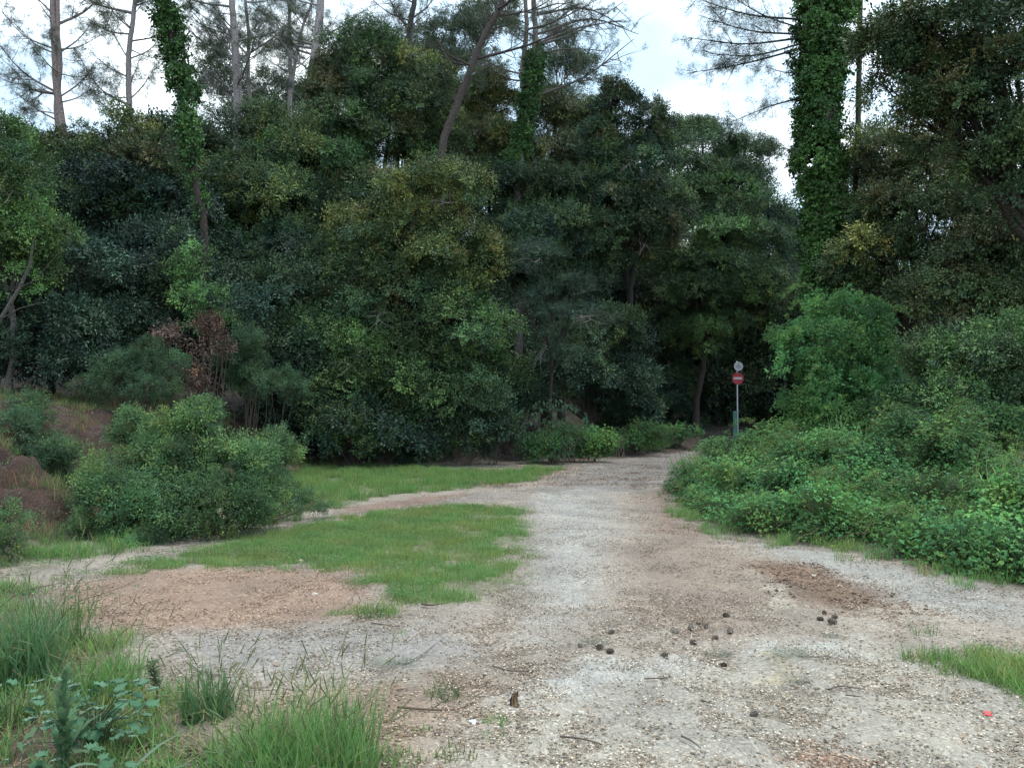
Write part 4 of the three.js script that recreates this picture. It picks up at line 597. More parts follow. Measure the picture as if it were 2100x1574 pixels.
{
  const r = random(71), geo = stonePatch(70, 64, 0.22, 0.0016, 0.0085, [[0.28, 0.255, 0.225], [0.36, 0.33, 0.29], [0.24, 0.21, 0.185], [0.18, 0.16, 0.14], [0.55, 0.52, 0.47], [0.29, 0.23, 0.175]]), pts = [];
  for (let k = 0; k < 30000; k++) {
    const z = -2.6 - 16 * Math.pow(r(), 1.9), x = (r() * 2 - 1) * (1.2 + 0.75 * -z); if (bank(x, z)[0] > -0.6) continue;
    if (inside(lawn, x, z) > 0.05 || inside(verge, x, z) > -0.05 || inside(weedy, x, z) > 0 || inside(thicket, x, z) > 0) continue;
    const n = fbm2(x * 0.8 + 30, z * 0.8, 3); if (r() > 0.48 + n * 1.5) continue;
    const c = earthColor(x, z).map((q) => q / 0.30), tone = [0, 1, 2].map((i) => mix(1.0, c[i], 0.7));
    pts.push([x, height(x, z) + 0.004, z, 0.8 + 0.5 * r(), r() * 6.283, tone]);
  }
  tag(field('loose_gravel', '', geo, pts), 'loose pale gravel scattered over the track', 'gravel').material = stoneMat;
  const lg = litterPatch(72, 45, 0.45, [[0.17, 0.105, 0.07], [0.22, 0.15, 0.10], [0.11, 0.075, 0.055], [0.28, 0.20, 0.14]], 0.05), lp = [];
  for (let k = 0; k < 5200; k++) {
    const z = -4 - 36 * r(), x = -22 + 44 * r(), [d] = bank(x, z); if (d < -1.4 || d > 12 || r() > (d < 0 ? 0.35 + d * 0.2 : 0.7 + fbm2(x, z, 2))) continue;
    const e = 0.2, nx = height(x - e, z) - height(x + e, z), nz = height(x, z - e) - height(x, z + e); if (Math.abs(nx) + Math.abs(nz) > 0.5 && r() < 0.75) continue;
    const t = 0.7 + 0.6 * r(); lp.push([x, height(x, z) + 0.015, z, 0.8 + 0.5 * r(), r() * 6.283, [t, t, t]]);
  }
  for (let k = 0; k < 260; k++) { const [x, z] = G(960 + 480 * r(), 925 + 75 * r()); if (inside(thicket, x, z) > 0) continue; lp.push([x, height(x, z) + 0.008, z, 0.9, r() * 6.283, [1.3, 1.3, 1.3]]); }
  const sg = (() => { const r2 = random(73), m = new MB(); for (let k = 0; k < 40; k++) { const a = r2() * 6.283, dd = 0.2 * Math.sqrt(r2()), b = r2() * 6.283; m.blade(V(Math.cos(a) * dd, 0.004 + 0.02 * r2(), Math.sin(a) * dd), V(Math.cos(b), 0, Math.sin(b)), 0.06 + 0.12 * r2(), 0.003, 1.2 + 0.35 * r2(), 0.3 * r2(), vary([0.27, 0.21, 0.11], r2, 0.35), 2); } return m.geometry(); })(), sps = [];
  for (let k = 0; k < 900; k++) { const x = -6 + 6.5 * r(), z = -2.6 - 5 * r(); if (inside(weedy, x, z) < 0.05 || r() > 0.75 + fbm2(x * 1.6, z * 1.6, 2)) continue; const t = 0.7 + 0.6 * r(); sps.push([x, height(x, z) + 0.004, z, 0.7 + 0.6 * r(), r() * 6.283, [t, t, t]]); }
  tag(field('dry_straw', '', sg, sps), 'dry straw lying on the dark soil at bottom left', 'straw').material = dryLeaf;
  const ng = (() => { const r2 = random(74), m = new MB(); for (let k = 0; k < 9; k++) { const a = r2() * 6.283, dd = 0.16 * Math.sqrt(r2()), b = r2() * 6.283; m.leaf(V(Math.cos(a) * dd, 0.005 + 0.006 * r2(), Math.sin(a) * dd), V(Math.cos(b), 0.08 * (r2() - 0.4), Math.sin(b)).normalize(), UP, 0.03 + 0.05 * r2(), 0.0022, vary([0.10, 0.08, 0.06], r2, 0.4), 0.2); } return m.geometry(); })(), nps = [];
  for (let k = 0; k < 4200; k++) { const z = -2.8 - 12 * Math.pow(r(), 1.4), x = (r() * 2 - 1) * (1.2 + 0.75 * -z); if (bank(x, z)[0] > -0.5 || inside(weedy, x, z) > 0 || inside(thicket, x, z) > 0 || inside(lawn, x, z) > 0.1) continue; if (r() > 0.35 + 1.3 * fbm2(x * 0.7 + 90, z * 0.7, 3) + 0.25 * smooth(-1, 1.5, x)) continue; const t = 0.7 + 0.8 * r(); nps.push([x, height(x, z) + 0.005, z, 0.7 + 0.6 * r(), r() * 6.283, [t, t, t]]); }
  tag(field('needle_litter', '', ng, nps), 'dark dry needles and twig bits strewn over the track', 'needle litter').material = dryLeaf;
  const cg = litterPatch(75, 34, 0.11, [[0.13, 0.26, 0.08], [0.10, 0.21, 0.07], [0.17, 0.28, 0.09]], 0.022), cps = [];
  for (let k = 0; k < 3000; k++) { const [x, z] = r() < 0.6 ? [-6 + 7.5 * r(), -5.5 - 8.5 * r()] : [-8 + 12 * r(), -9 - 15 * r()]; if (Math.max(inside(lawn, x, z), inside(verge, x, z)) < -0.1 || bank(x, z)[0] > 0.4) continue; if (r() > 0.3 + 1.4 * fbm2(x * 1.1 + 66, z * 1.1, 3)) continue; const t = 0.7 + 0.5 * r(); cps.push([x, height(x, z) + 0.03, z, 0.8 + 0.7 * r(), r() * 6.283, [t, t, t]]); }
  tag(field('clover', '', cg, cps), 'small round-leaved weeds growing through the lawn and verge', 'clover');
  const dg = stonePatch(76, 40, 0.16, 0.004, 0.018, [[0.15, 0.09, 0.058], [0.19, 0.115, 0.072], [0.12, 0.072, 0.048]]), dps = [], dark = zones[7][0];
  for (let k = 0; k < 900; k++) { const [x, z] = [0.5 + 6 * r(), -5.5 - 4 * r()]; const e = inside(dark, x, z); if (e < -0.25 || r() > 0.35 + e * 2) continue; const t = 0.8 + 0.4 * r(); dps.push([x, height(x, z) + 0.002, z, 0.7 + 0.6 * r(), r() * 6.283, [t, t, t]]); }
  tag(field('soil_crumbs', '', dg, dps), 'crumbled dark soil on the brown strip at right', 'soil').material = stoneMat;
  tag(field('fallen_leaves', '', lg, lp), 'brown fallen leaves on the bank and at the wood edge', 'leaf litter').material = dryLeaf;
}

// ---------------------------------------------------------------- plants of the foreground
const onGround = (u, v) => { const [x, z] = G(u, v); return V(x, height(x, z), z); };
const ears = (seed, n, R, len, heads, cols, wid = 0.005) => { // wild barley: blades part and seed heads part
  const r = random(seed), m = new MB(), h = new MB();
  for (let k = 0; k < n; k++) {
    const a = r() * 6.283, q = V(Math.cos(a), 0, Math.sin(a)).multiplyScalar(R * Math.sqrt(r())), b = r() * 6.283, d = V(Math.cos(b), 0, Math.sin(b)), broad = r() < 0.35 ? 1.8 : 1, L = len * (0.3 + 0.85 * r()) / Math.sqrt(broad); q.y = -0.02;
    const lean = 0.05 + 0.5 * r(), bend = 0.15 + 1.5 * r() * r() , e = m.blade(q, d, L, wid * broad * (0.7 + 0.6 * r()), lean, bend, vary(cols[Math.floor(r() * cols.length)], r, 0.25), 4);
    if (r() < heads) { const an = lean + bend, dir = V(d.x * Math.sin(an), Math.cos(an), d.z * Math.sin(an)), c = vary([0.22, 0.25, 0.11], r, 0.25); h.tube([e, e.clone().addScaledVector(dir, 0.03), e.clone().addScaledVector(dir, 0.065), e.clone().addScaledVector(dir, 0.085)], [0.0012, 0.0028, 0.0022, 0.0005], c, 5, false); for (let j = 0; j < 7; j++) { const o = dir.clone().addScaledVector(onSphere(r), 0.25).normalize(), s = e.clone().addScaledVector(dir, 0.02 + 0.05 * r()); h.leaf(s, o, onSphere(r), 0.045, 0.0011, c, 0.1); } }
  }
  return [m.geometry(), h.geometry()];
};
const BARLEY = [[0.13, 0.29, 0.08], [0.17, 0.33, 0.095], [0.11, 0.245, 0.07], [0.23, 0.33, 0.115]];
function grassTuft(label, u, v, n, R, len, heads, cols = BARLEY, wid) {
  const t = thing('grass_tuft', label, 'grass tuft', onGround(u, v)), [b, h] = ears(seedNo++, n, R, len, heads, cols, wid), m = mesh('blades', b, softLeaf, t); m.userData.kind = 'stuff';
  if (h.index.count) mesh('seed_heads', h, softLeaf, t).userData.kind = 'stuff';
}
grassTuft('large dense tuft of wild barley at the bottom edge', 640, 1590, 1500, 0.28, 0.40, 0.1);
grassTuft('dense barley clump overlapping the right side of the largest tuft at the bottom', 560, 1625, 700, 0.2, 0.36, 0.1);
grassTuft('upright dark eared grass tuft standing alone before the gravel', 425, 1465, 300, 0.14, 0.34, 0.25, [[0.095, 0.20, 0.08], [0.08, 0.17, 0.07], [0.12, 0.23, 0.08]], 0.006);
grassTuft('barley tuft beside the red soil, nearest to the bramble canes', 215, 1425, 480, 0.2, 0.34, 0.15);
grassTuft('tall pale eared grass behind the bramble canes at left', 100, 1335, 240, 0.24, 0.62, 0.4, [[0.12, 0.2, 0.07], [0.16, 0.22, 0.09]]);
grassTuft('tall blue-green grass at the left edge', 20, 1400, 480, 0.26, 0.62, 0.05, [[0.10, 0.205, 0.085], [0.13, 0.245, 0.095]], 0.009);
grassTuft('fresh green grass filling the gap behind the thistle', 110, 1460, 260, 0.24, 0.24, 0.1);
grassTuft('low lush grass between the spurge and the dark eared tuft', 350, 1440, 150, 0.14, 0.16, 0.05);
grassTuft('broad bright grass in front of the dark soil clod', 300, 1600, 120, 0.16, 0.14, 0, BARLEY, 0.008);
grassTuft('fresh grass at the left side of the largest barley tuft', 490, 1560, 260, 0.16, 0.24, 0.08);
grassTuft('wispy grass at the very left edge below the tall blades', 30, 1530, 120, 0.3, 0.25, 0.1);
grassTuft('small grey-green tuft on the brown soil left of the wood chip', 905, 1432, 120, 0.1, 0.11, 0.05, [[0.12, 0.17, 0.085], [0.10, 0.15, 0.075]]);
grassTuft('tiny tuft beside the grey-green tuft', 962, 1428, 30, 0.04, 0.07, 0);
grassTuft('bright little tuft below the long curved twig', 862, 1508, 60, 0.05, 0.08, 0);
grassTuft('bright tuft right of the white scrap', 1015, 1480, 90, 0.08, 0.08, 0);
grassTuft('low tuft below the bright one by the white scrap', 1008, 1512, 70, 0.07, 0.07, 0);
grassTuft('flat dull tuft beside the short stick', 1085, 1484, 80, 0.1, 0.05, 0, [[0.13, 0.18, 0.085]]);
grassTuft('faint tuft nearest the bottom edge on bare gravel', 1120, 1535, 40, 0.06, 0.05, 0, [[0.14, 0.18, 0.09]]);
grassTuft('spreading low tuft next to the barley at the bottom edge', 800, 1575, 160, 0.14, 0.12, 0);
grassTuft('low yellowish tuft at the bottom right of the barley', 935, 1560, 90, 0.1, 0.08, 0, [[0.16, 0.20, 0.08], [0.13, 0.19, 0.07]]);
grassTuft('little green tuft alone on the grey gravel', 825, 1306, 40, 0.05, 0.06, 0);
grassTuft('dark tuft at the corner of the lawn', 770, 1262, 170, 0.16, 0.13, 0.02, [[0.075, 0.17, 0.05], [0.09, 0.2, 0.06]]);
grassTuft('flat grey-green tuft on the red soil by the lawn', 722, 1210, 60, 0.1, 0.05, 0, [[0.12, 0.16, 0.09]]);
grassTuft('leafy green tuft at the left of the right-hand grass patch', 1925, 1345, 130, 0.1, 0.16, 0);
grassTuft('taller green tuft in the middle of the right-hand grass patch', 2010, 1375, 160, 0.14, 0.16, 0);

// leafy weeds: each leaf a part
function leafShape(lobes, len, wid, c) { // a flat lobed leaf with a raised rim, along +z
  const m = new MB(), n = 4 * lobes + 6, ctr = m.v(0, 0, 0, 0, 1, 0, c), ring = [];
  for (let k = 0; k <= n; k++) { const s = k / n, a = -2.75 + 5.5 * s, tooth = 1 - 0.32 * Math.pow(Math.abs(Math.sin(s * Math.PI * lobes)), 1.5) - 0.1 * (k % 2), R = tooth * (0.75 + 0.25 * Math.cos(a)); const x = Math.sin(a) * R * wid / 2, z = Math.cos(a) * R * len / 2 + len * 0.3; ring.push(m.v(x, 0.16 * Math.hypot(x, z - len * 0.3) - 0.05 * (z * z) / len + 0.006 * Math.sin(k * 2.4), z, x * 1.2, 1, -z * 0.4, c)); }
  for (let k = 0; k < n; k++) m.t(ctr, ring[k], ring[k + 1]); return m.geometry();
}
const MALLOW = [leafShape(5, 0.085, 0.09, [0.115, 0.255, 0.14]), leafShape(5, 0.07, 0.08, [0.135, 0.285, 0.165]), leafShape(7, 0.075, 0.085, [0.09, 0.21, 0.105])];
function weed(name, label, u, v, spots, shapes, tall, stemC = [0.09, 0.15, 0.06], size = 1) {
  const r = random(seedNo++), o = onGround(u, v), t = thing(name, label, 'weed', o);
  for (let k = 0; k < spots; k++) { const a = r() * 6.283, R = (0.05 + 0.24 * r()) * tall / 0.3, e = V(Math.cos(a) * R, tall * (0.25 + 0.75 * r()), Math.sin(a) * R), b = new MB(), p = [V(Math.cos(a) * 0.02, -0.02, Math.sin(a) * 0.02), V(e.x * 0.35, e.y * 0.65, e.z * 0.35), e]; b.tube(p, [0.003, 0.0025, 0.0015], stemC, 4, false); mesh('stalk', b.geometry(), softLeaf, t); const l = mesh('leaf', shapes[k % shapes.length], softLeaf, t); l.position.copy(e); l.rotation.set((r() - 0.3) * 0.9, Math.PI / 2 - a + (r() - 0.5) * 1.4, (r() - 0.5) * 0.7, 'YXZ'); const s = size * (0.75 + 0.6 * r()); l.scale.set(s, s, s); }
  return t;
}
weed('mallow', 'blue-green mallow with lobed leaves behind the thistle', 195, 1540, 75, MALLOW, 0.30);
weed('mallow', 'lobed leaf weed low beside the purple flower', 170, 1640, 26, MALLOW, 0.2);
weed('mallow', 'lobed leaf weed at the left edge beside the thistle', 20, 1500, 16, MALLOW, 0.22);
weed('bindweed', 'small round-leaved weed at the foot of the largest barley tuft', 470, 1600, 18, [leafShape(1, 0.05, 0.04, [0.13, 0.22, 0.09])], 0.16);
weed('dock_seedling', 'pale broad-leaved weed in the very bottom left corner', 40, 1640, 22, [leafShape(1, 0.16, 0.045, [0.11, 0.20, 0.10]), leafShape(1, 0.13, 0.04, [0.13, 0.22, 0.11])], 0.2);
{ // thistle with a bud and jagged leaves up its stem
  const r = random(331), o = onGround(120, 1610), t = thing('thistle', 'green thistle with spiny bud rising from the bottom left', 'weed', o), c = [0.12, 0.23, 0.105], b = new MB(), p = [V(0, -0.02, 0), V(0.01, 0.2, 0), V(0.015, 0.36, 0.01), V(0.02, 0.46, 0.0)]; b.tube(p, [0.009, 0.008, 0.006, 0.005], c, 7); mesh('stem', b.geometry(), softLeaf, t);
  const jag = new MB(); { const n = 12, lf = [], rt = []; for (let k = 0; k <= n; k++) { const s = k / n, w = (k % 2 ? 0.022 : 0.008) * Math.sin(Math.PI * Math.min(1, s + 0.12)) + 0.002, y = 0.05 * Math.sin(s * 2.2), z = s * 0.17; lf.push(jag.v(-w, y + w * 0.6, z, 0.2, 1, 0, c)); rt.push(jag.v(w, y + w * 0.6, z, -0.2, 1, 0, c)); } for (let k = 0; k < n; k++) { jag.t(lf[k], rt[k], rt[k + 1]); jag.t(lf[k], rt[k + 1], lf[k + 1]); } }
  const jg = jag.geometry(); for (let k = 0; k < 18; k++) { const l = mesh('leaf', jg, softLeaf, t); l.position.set(0.015, 0.05 + 0.4 * k / 18, 0); l.rotation.set(-0.5 - 0.5 * r(), k * 2.4, 0, 'YXZ'); const s = 1.5 - 0.05 * k; l.scale.set(s, s, s); }
  const bud = new MB(); for (let k = 0; k < 70; k++) { const a = onSphere(r); bud.leaf(V(0.02 + a.x * 0.014, 0.475 + a.y * 0.018, a.z * 0.014), V(a.x, a.y + 0.7, a.z).normalize(), a, 0.02, 0.005, vary(c, r, 0.2), 0.3); } bud.tube([V(0.02, 0.455, 0), V(0.02, 0.475, 0), V(0.02, 0.498, 0)], [0.006, 0.016, 0.006], c, 8); mesh('bud', bud.geometry(), softLeaf, t);
}
{ // leafy spurge
  const r = random(332), t = thing('spurge', 'upright narrow-leaved spurge between two barley tufts', 'weed', onGround(318, 1462)), b = new MB(), c = [0.10, 0.17, 0.07]; b.tube([V(0, -0.02, 0), V(0.01, 0.15, 0), V(-0.02, 0.27, 0)], [0.006, 0.005, 0.004], [0.15, 0.17, 0.09], 6); mesh('stem', b.geometry(), softLeaf, t);
  const lg = new MB(); lg.leaf(V(), V(0, 0, 1), UP, 0.05, 0.009, c, 0.3, 0.1); const g = lg.geometry(); for (let k = 0; k < 90; k++) { const s = k / 90, l = mesh('leaf', g, softLeaf, t); l.position.set(-0.02 * s, 0.13 + 0.15 * s, 0); l.rotation.set(-0.7 * r() - 0.2, k * 2.4, 0, 'YXZ'); }
}
// broad grass blades arching in front
function broadBlade(label, u, v, len, wid, az, lean, bend, c) { const t = thing('reed_blade', label, 'grass blade', onGround(u, v)), m = new MB(), d = V(Math.cos(az), 0, Math.sin(az)); m.blade(V(0, -0.02, 0), d, len, wid, lean, bend, c, 14, 0.9); mesh('blade', m.geometry(), softLeaf, t); }
broadBlade('broad pale grass blade arching over beside the thistle', 105, 1625, 0.5, 0.034, 0.25, 0.25, 2.5, [0.12, 0.215, 0.12]);
broadBlade('broad blade bending right above the dark soil', 262, 1585, 0.34, 0.026, -0.1, 0.55, 0.8, [0.12, 0.215, 0.13]);
broadBlade('broad blade lowest at the bottom edge', 285, 1610, 0.28, 0.026, 0.0, 0.75, 0.8, [0.12, 0.215, 0.12]);
broadBlade('stiff blade rising behind the thistle', 120, 1600, 0.42, 0.018, 0.2, 0.25, 0.5, [0.09, 0.17, 0.08]);
{ // purple flower
  const t = thing('purple_flower', 'tiny purple flower low among the mallow leaves', 'flower', onGround(222, 1590)), b = new MB(); b.tube([V(0, -0.01, 0), V(0, 0.075, 0)], [0.002, 0.0015], [0.1, 0.16, 0.06], 4); mesh('stalk', b.geometry(), softLeaf, t); const pm = new MB(); pm.leaf(V(), V(0, 0.3, 1).normalize(), UP, 0.012, 0.009, [0.36, 0.14, 0.42], 0.2); const g = pm.geometry(); for (let k = 0; k < 5; k++) { const l = mesh('petal', g, softLeaf, t); l.position.y = 0.075; l.rotation.y = k * 1.257; }
}
// bramble canes reaching over from the left
{
  const t = thing('bramble_cane', 'thorny bramble canes arching up from the left foreground over the red soil', 'bramble', onGround(60, 1385)), o = t.position, r = random(441), lg = [leafShape(1, 0.05, 0.036, [0.11, 0.20, 0.07]), leafShape(1, 0.042, 0.03, [0.13, 0.22, 0.08])];
  for (const pts of [[[65, 1370, 5.2], [100, 1290, 5.3], [140, 1220, 5.5], [182, 1192, 5.7]], [[100, 1300, 5.3], [150, 1240, 5.4], [215, 1215, 5.5], [282, 1190, 5.7]], [[-30, 1270, 5.0], [40, 1215, 5.1], [100, 1200, 5.2], [150, 1190, 5.3]]]) {
    const c = new THREE.CatmullRomCurve3(pts.map(([u, v, d]) => local(P(u, v, d), o))).getPoints(20), b = new MB(); b.tube(c, c.map((_, k) => 0.0045 * (1 - 0.7 * k / 20)), [0.12, 0.075, 0.05], 5);
    for (let k = 0; k < 24; k++) { const q = c[Math.floor(r() * 20)], d = onSphere(r); b.tube([q, q.clone().addScaledVector(d, 0.009)], [0.0018, 0.0003], [0.16, 0.08, 0.06], 3, false); } mesh('cane', b.geometry(), twigMat, t);
    for (let k = 0; k < 10; k++) { const q = c[6 + Math.floor(r() * 14)], l = mesh('leaf', lg[k % 2], softLeaf, t); l.position.copy(q).add(V((r() - 0.5) * 0.05, -0.01 - 0.02 * r(), (r() - 0.5) * 0.05)); l.rotation.set((r() - 0.5) * 1.2, r() * 6.28, (r() - 0.5) * 0.8, 'YXZ'); }
  }
}
// clods of turned soil
{ const r = random(551), g = many(3, (k) => stonePatch(560 + k, 14, 0.07, 0.012, 0.035, [[0.075, 0.045, 0.034], [0.10, 0.06, 0.042], [0.13, 0.08, 0.055]]));
  [['dark clod of turned soil under the broad blade', 285, 1520], ['crumbled soil heap behind the thistle', 60, 1470], ['small soil heap at the foot of the eared grass tuft', 330, 1420], ['soil clods near the bottom edge left of the barley', 400, 1550], ['earth crumbs beside the spurge stem', 300, 1440]].forEach(([l, u, v], k) => { const m = mesh('soil_clod', g[k % 3], stoneMat, scene); tag(m, l, 'soil', null, 'stuff'); m.position.copy(onGround(u, v)); m.rotation.y = r() * 6; m.scale.setScalar(1 + r() * 0.5); }); }

// ---------------------------------------------------------------- pine cones, sticks, stones and scraps on the track
{
  const cone = (seed, open) => { const r = random(seed), m = new MB(), c0 = [0.17, 0.14, 0.115]; m.tube([V(0, 0, 0), V(0, 0.012, 0), V(0, 0.035, 0), V(0, 0.06, 0), V(0, 0.072, 0)], [0.004, 0.017, 0.019, 0.011, 0.003], c0.map((q) => q * 0.7), 8); for (let k = 0; k < 70; k++) { const s = k / 70, a = k * 2.39996, R = 0.021 * Math.sin(Math.PI * (0.12 + 0.8 * s)) + 0.004, d = V(Math.cos(a), 0.25 + open * 0.3, Math.sin(a)).normalize(); m.leaf(V(Math.cos(a) * R * 0.55, 0.004 + 0.064 * s, Math.sin(a) * R * 0.55), d, V(-d.x, 1, -d.z).normalize(), 0.016 + open * 0.006, 0.016, vary(k % 3 ? c0 : [0.28, 0.24, 0.20], r, 0.25), 0.3, -0.2, 0.7); } return m.geometry(); };
  const shapes = [cone(1, 0.2), cone(2, 0.7), cone(3, 1)], r = random(661);
  const list = [[1690, 1259, 'upper of the two dark cones on the pale gravel at right'], [1690, 1272, 'lower of the two dark cones on the pale gravel at right'], [1718, 1280, 'open pine cone right of the dark pair on pale gravel'], [1705, 1270, 'small cone between the dark pair and the open cone'], [1418, 1283, 'large striped pine cone left of the middle group'], [1449, 1279, 'flat pine cone at the middle of the cone group'], [1434, 1268, 'small cone above the flat middle cone'], [1484, 1265, 'reddish cone at the top right of the middle group'], [1497, 1294, 'round cone with a twig at its right side'], [1459, 1300, 'small round cone below the flat middle cone'], [1391, 1294, 'brown open cone left of the large striped cone'], [1430, 1311, 'half hidden cone by a pale stone'], [1375, 1314, 'little cone beside the reddish stone'], [1354, 1345, 'lone cone on the left of the pale sand'], [1491, 1355, 'egg shaped cone alone below the cone group'], [1193, 1327, 'small cone left of the needle bundle'], [1225, 1332, 'dark cone on the broken pine twig'], [1243, 1342, 'cone at the right end of the broken pine twig'], [1247, 1302, 'flat dark cone above the broken pine twig'], [1538, 1477, 'small dark cone on bare gravel near the lower right']];
  list.forEach(([u, v, l], k) => { const m = mesh('pine_cone', shapes[k % 3], dryLeaf, scene); tag(m, l, 'pine cone', 'fallen pine cones on the track'); const p = onGround(u, v), s = 0.62 + 0.3 * r() - (/small|little/.test(l) ? 0.2 : 0); m.position.set(p.x, p.y + 0.025 * s, p.z); m.rotation.set(Math.PI / 2 - 0.2 * r(), 0, r() * 6.28, 'ZYX'); m.rotation.order = 'YXZ'; m.rotation.set(Math.PI / 2 + (r() - 0.5) * 0.3, r() * 6.28, 0); m.scale.setScalar(s); });
  const stick = (label, pts, rad, c = [0.10, 0.075, 0.06], forks = []) => { const o = onGround(...pts[0]), t = thing('fallen_twig', label, 'twig', o), g = (pp) => pp.map(([u, v]) => { const q = onGround(u, v); q.y += 0.017 + 0.01 * r(); return local(q, o); }), b = new MB(), cv = new THREE.CatmullRomCurve3(g(pts)).getPoints(16); b.tube(cv, cv.map((_, k) => rad * (1.1 - 0.6 * k / 16)), c, 6); mesh('stem', b.geometry(), twigMat, t); for (const f of forks) { const fb = new MB(), fc = new THREE.CatmullRomCurve3(g(f)).getPoints(8); fb.tube(fc, fc.map((_, k) => rad * 0.6 * (1 - 0.6 * k / 8)), c, 5); mesh('fork', fb.geometry(), twigMat, t); } };
  stick('long curved brown twig on the soil left of the wood chip', [[815, 1462], [880, 1469], [940, 1458], [986, 1434]], 0.006, [0.13, 0.085, 0.06]);
  stick('thin bent twig near the bottom edge at centre', [[1148, 1524], [1190, 1527], [1235, 1541]], 0.005);
  stick('short stick beside the flat dull tuft', [[1058, 1496], [1084, 1494]], 0.007, [0.2, 0.17, 0.14]);
  stick('straight thin twig on the pale gravel right of centre', [[1322, 1402], [1378, 1397]], 0.004);
  stick('forked twig on the sandy patch at right', [[1645, 1357], [1695, 1347], [1712, 1338]], 0.004, [0.14, 0.11, 0.09], [[[1695, 1347], [1715, 1353], [1745, 1360]]]);
  stick('curled dark twig lying on the lower right gravel', [[1700, 1424], [1725, 1418], [1750, 1421], [1775, 1422]], 0.005, [0.12, 0.10, 0.085], [[[1725, 1418], [1712, 1414]]]);
  stick('short twig below the curled dark one', [[1735, 1438], [1770, 1446]], 0.004);
  stick('twig with splintered end near the bottom at centre right', [[1398, 1532], [1420, 1546], [1438, 1556]], 0.005, [0.12, 0.095, 0.08]);
  stick('pale broken pine branch on the grey gravel', [[843, 1364], [870, 1350], [898, 1326]], 0.006, [0.30, 0.27, 0.24], [[[862, 1354], [880, 1356], [895, 1352]], [[850, 1360], [838, 1368]]]);
  stick('short twig on grey gravel at lower right', [[1438, 1448], [1465, 1459]], 0.004);
  stick('brown root-like stick along the lower edge of the lawn', [[865, 1244], [885, 1247], [900, 1243]], 0.01, [0.12, 0.08, 0.06]);
  stick('thin twig across the brown soil near the lawn corner', [[760, 1285], [790, 1287], [820, 1296]], 0.004);
  stick('fine twig on the sandy soil below the cones', [[1010, 1376], [1050, 1384], [1100, 1380]], 0.004);
  stick('broken pine twig with cones left of the bare sand', [[1215, 1325], [1228, 1334], [1250, 1345]], 0.005, [0.16, 0.13, 0.11], [[[1228, 1334], [1243, 1332]]]);
  // needle bundles
  const bundle = (label, u, v, n, R) => { const m = new MB(); for (let k = 0; k < n; k++) { const a = r() * 6.28, q = V((r() - 0.5) * R * 2, 0.006 + 0.015 * r(), (r() - 0.5) * R); m.leaf(q, V(Math.cos(a), 0.1 * (r() - 0.3), Math.sin(a)).normalize(), UP, 0.09, 0.0022, vary([0.12, 0.15, 0.10], r, 0.3), 0.2); } const o = mesh('pine_needle_spray', m.geometry(), dryLeaf, scene); o.userData.kind = 'stuff'; tag(o, label, 'pine needles'); o.position.copy(onGround(u, v)); };
  bundle('grey-green spray of pine needles left of the broken branch', 810, 1368, 260, 0.14); bundle('spray of needles by the broken pine twig with cones', 1220, 1318, 90, 0.07); bundle('dark needle spray beside the bare sand', 1480, 1332, 120, 0.1); bundle('needle spray near the forked twig', 1620, 1346, 160, 0.12); bundle('dry needle spray on the sandy patch', 1645, 1397, 90, 0.08); bundle('needles on pale gravel below the open cone', 1715, 1302, 60, 0.06);
  // single stones
  const rock = (seed, c) => { const q = random(seed), g = new THREE.IcosahedronGeometry(1, 2), p = g.attributes.position, col = []; for (let k = 0; k < p.count; k++) { const v = V(p.getX(k), p.getY(k), p.getZ(k)), s = 1 + 0.35 * fbm3(v.x * 0.9 + seed, v.y * 0.9, v.z * 0.9, 3); p.setXYZ(k, v.x * s, v.y * s * 0.55, v.z * s * 0.8); const w = 1 + 0.25 * fbm3(v.x * 3, v.y * 3, v.z * 3 + seed, 3); col.push(c[0] * w, c[1] * w, c[2] * w); } g.setAttribute('color', new THREE.Float32BufferAttribute(col, 3)); g.computeVertexNormals(); return g; };
  [['pale stone lying alone on the gravel below centre', 1191, 1469, 0.022, [0.48, 0.44, 0.36]], ['cream stone on the lawn edge', 616, 1149, 0.04, [0.48, 0.40, 0.29]], ['brown stone on the grey gravel at left', 567, 1367, 0.025, [0.28, 0.20, 0.14]], ['small pale stone beside the brown one', 499, 1375, 0.018, [0.5, 0.43, 0.37]], ['reddish stone among the pine cones', 1385, 1306, 0.024, [0.42, 0.30, 0.25]], ['pale stone near the bottom edge right of centre', 1313, 1508, 0.016, [0.4, 0.37, 0.32]], ['small pale stone at the bottom right of centre', 1342, 1514, 0.014, [0.42, 0.39, 0.33]], ['light stone at the upper edge of the dark soil', 1668, 1181, 0.03, [0.48, 0.40, 0.32]], ['tan stone on the dark soil strip', 1723, 1203, 0.03, [0.45, 0.34, 0.25]], ['pale stone on dark soil by the barley', 330, 1512, 0.016, [0.5, 0.42, 0.36]], ['dark pebble near the bottom left of the bare gravel', 595, 1512, 0.02, [0.11, 0.08, 0.065]], ['dark flat stone below the short stick', 896, 1513, 0.022, [0.10, 0.07, 0.06]], ['white stone on the red soil', 645, 1222, 0.03, [0.5, 0.43, 0.36]]].forEach(([l, u, v, s, c], k) => { const m = mesh('stone', rock(900 + k * 7, c), stoneMat, scene); tag(m, l, 'stone'); const p = onGround(u, v); m.position.set(p.x, p.y + s * 0.25, p.z); m.scale.setScalar(s); m.rotation.y = r() * 6; });
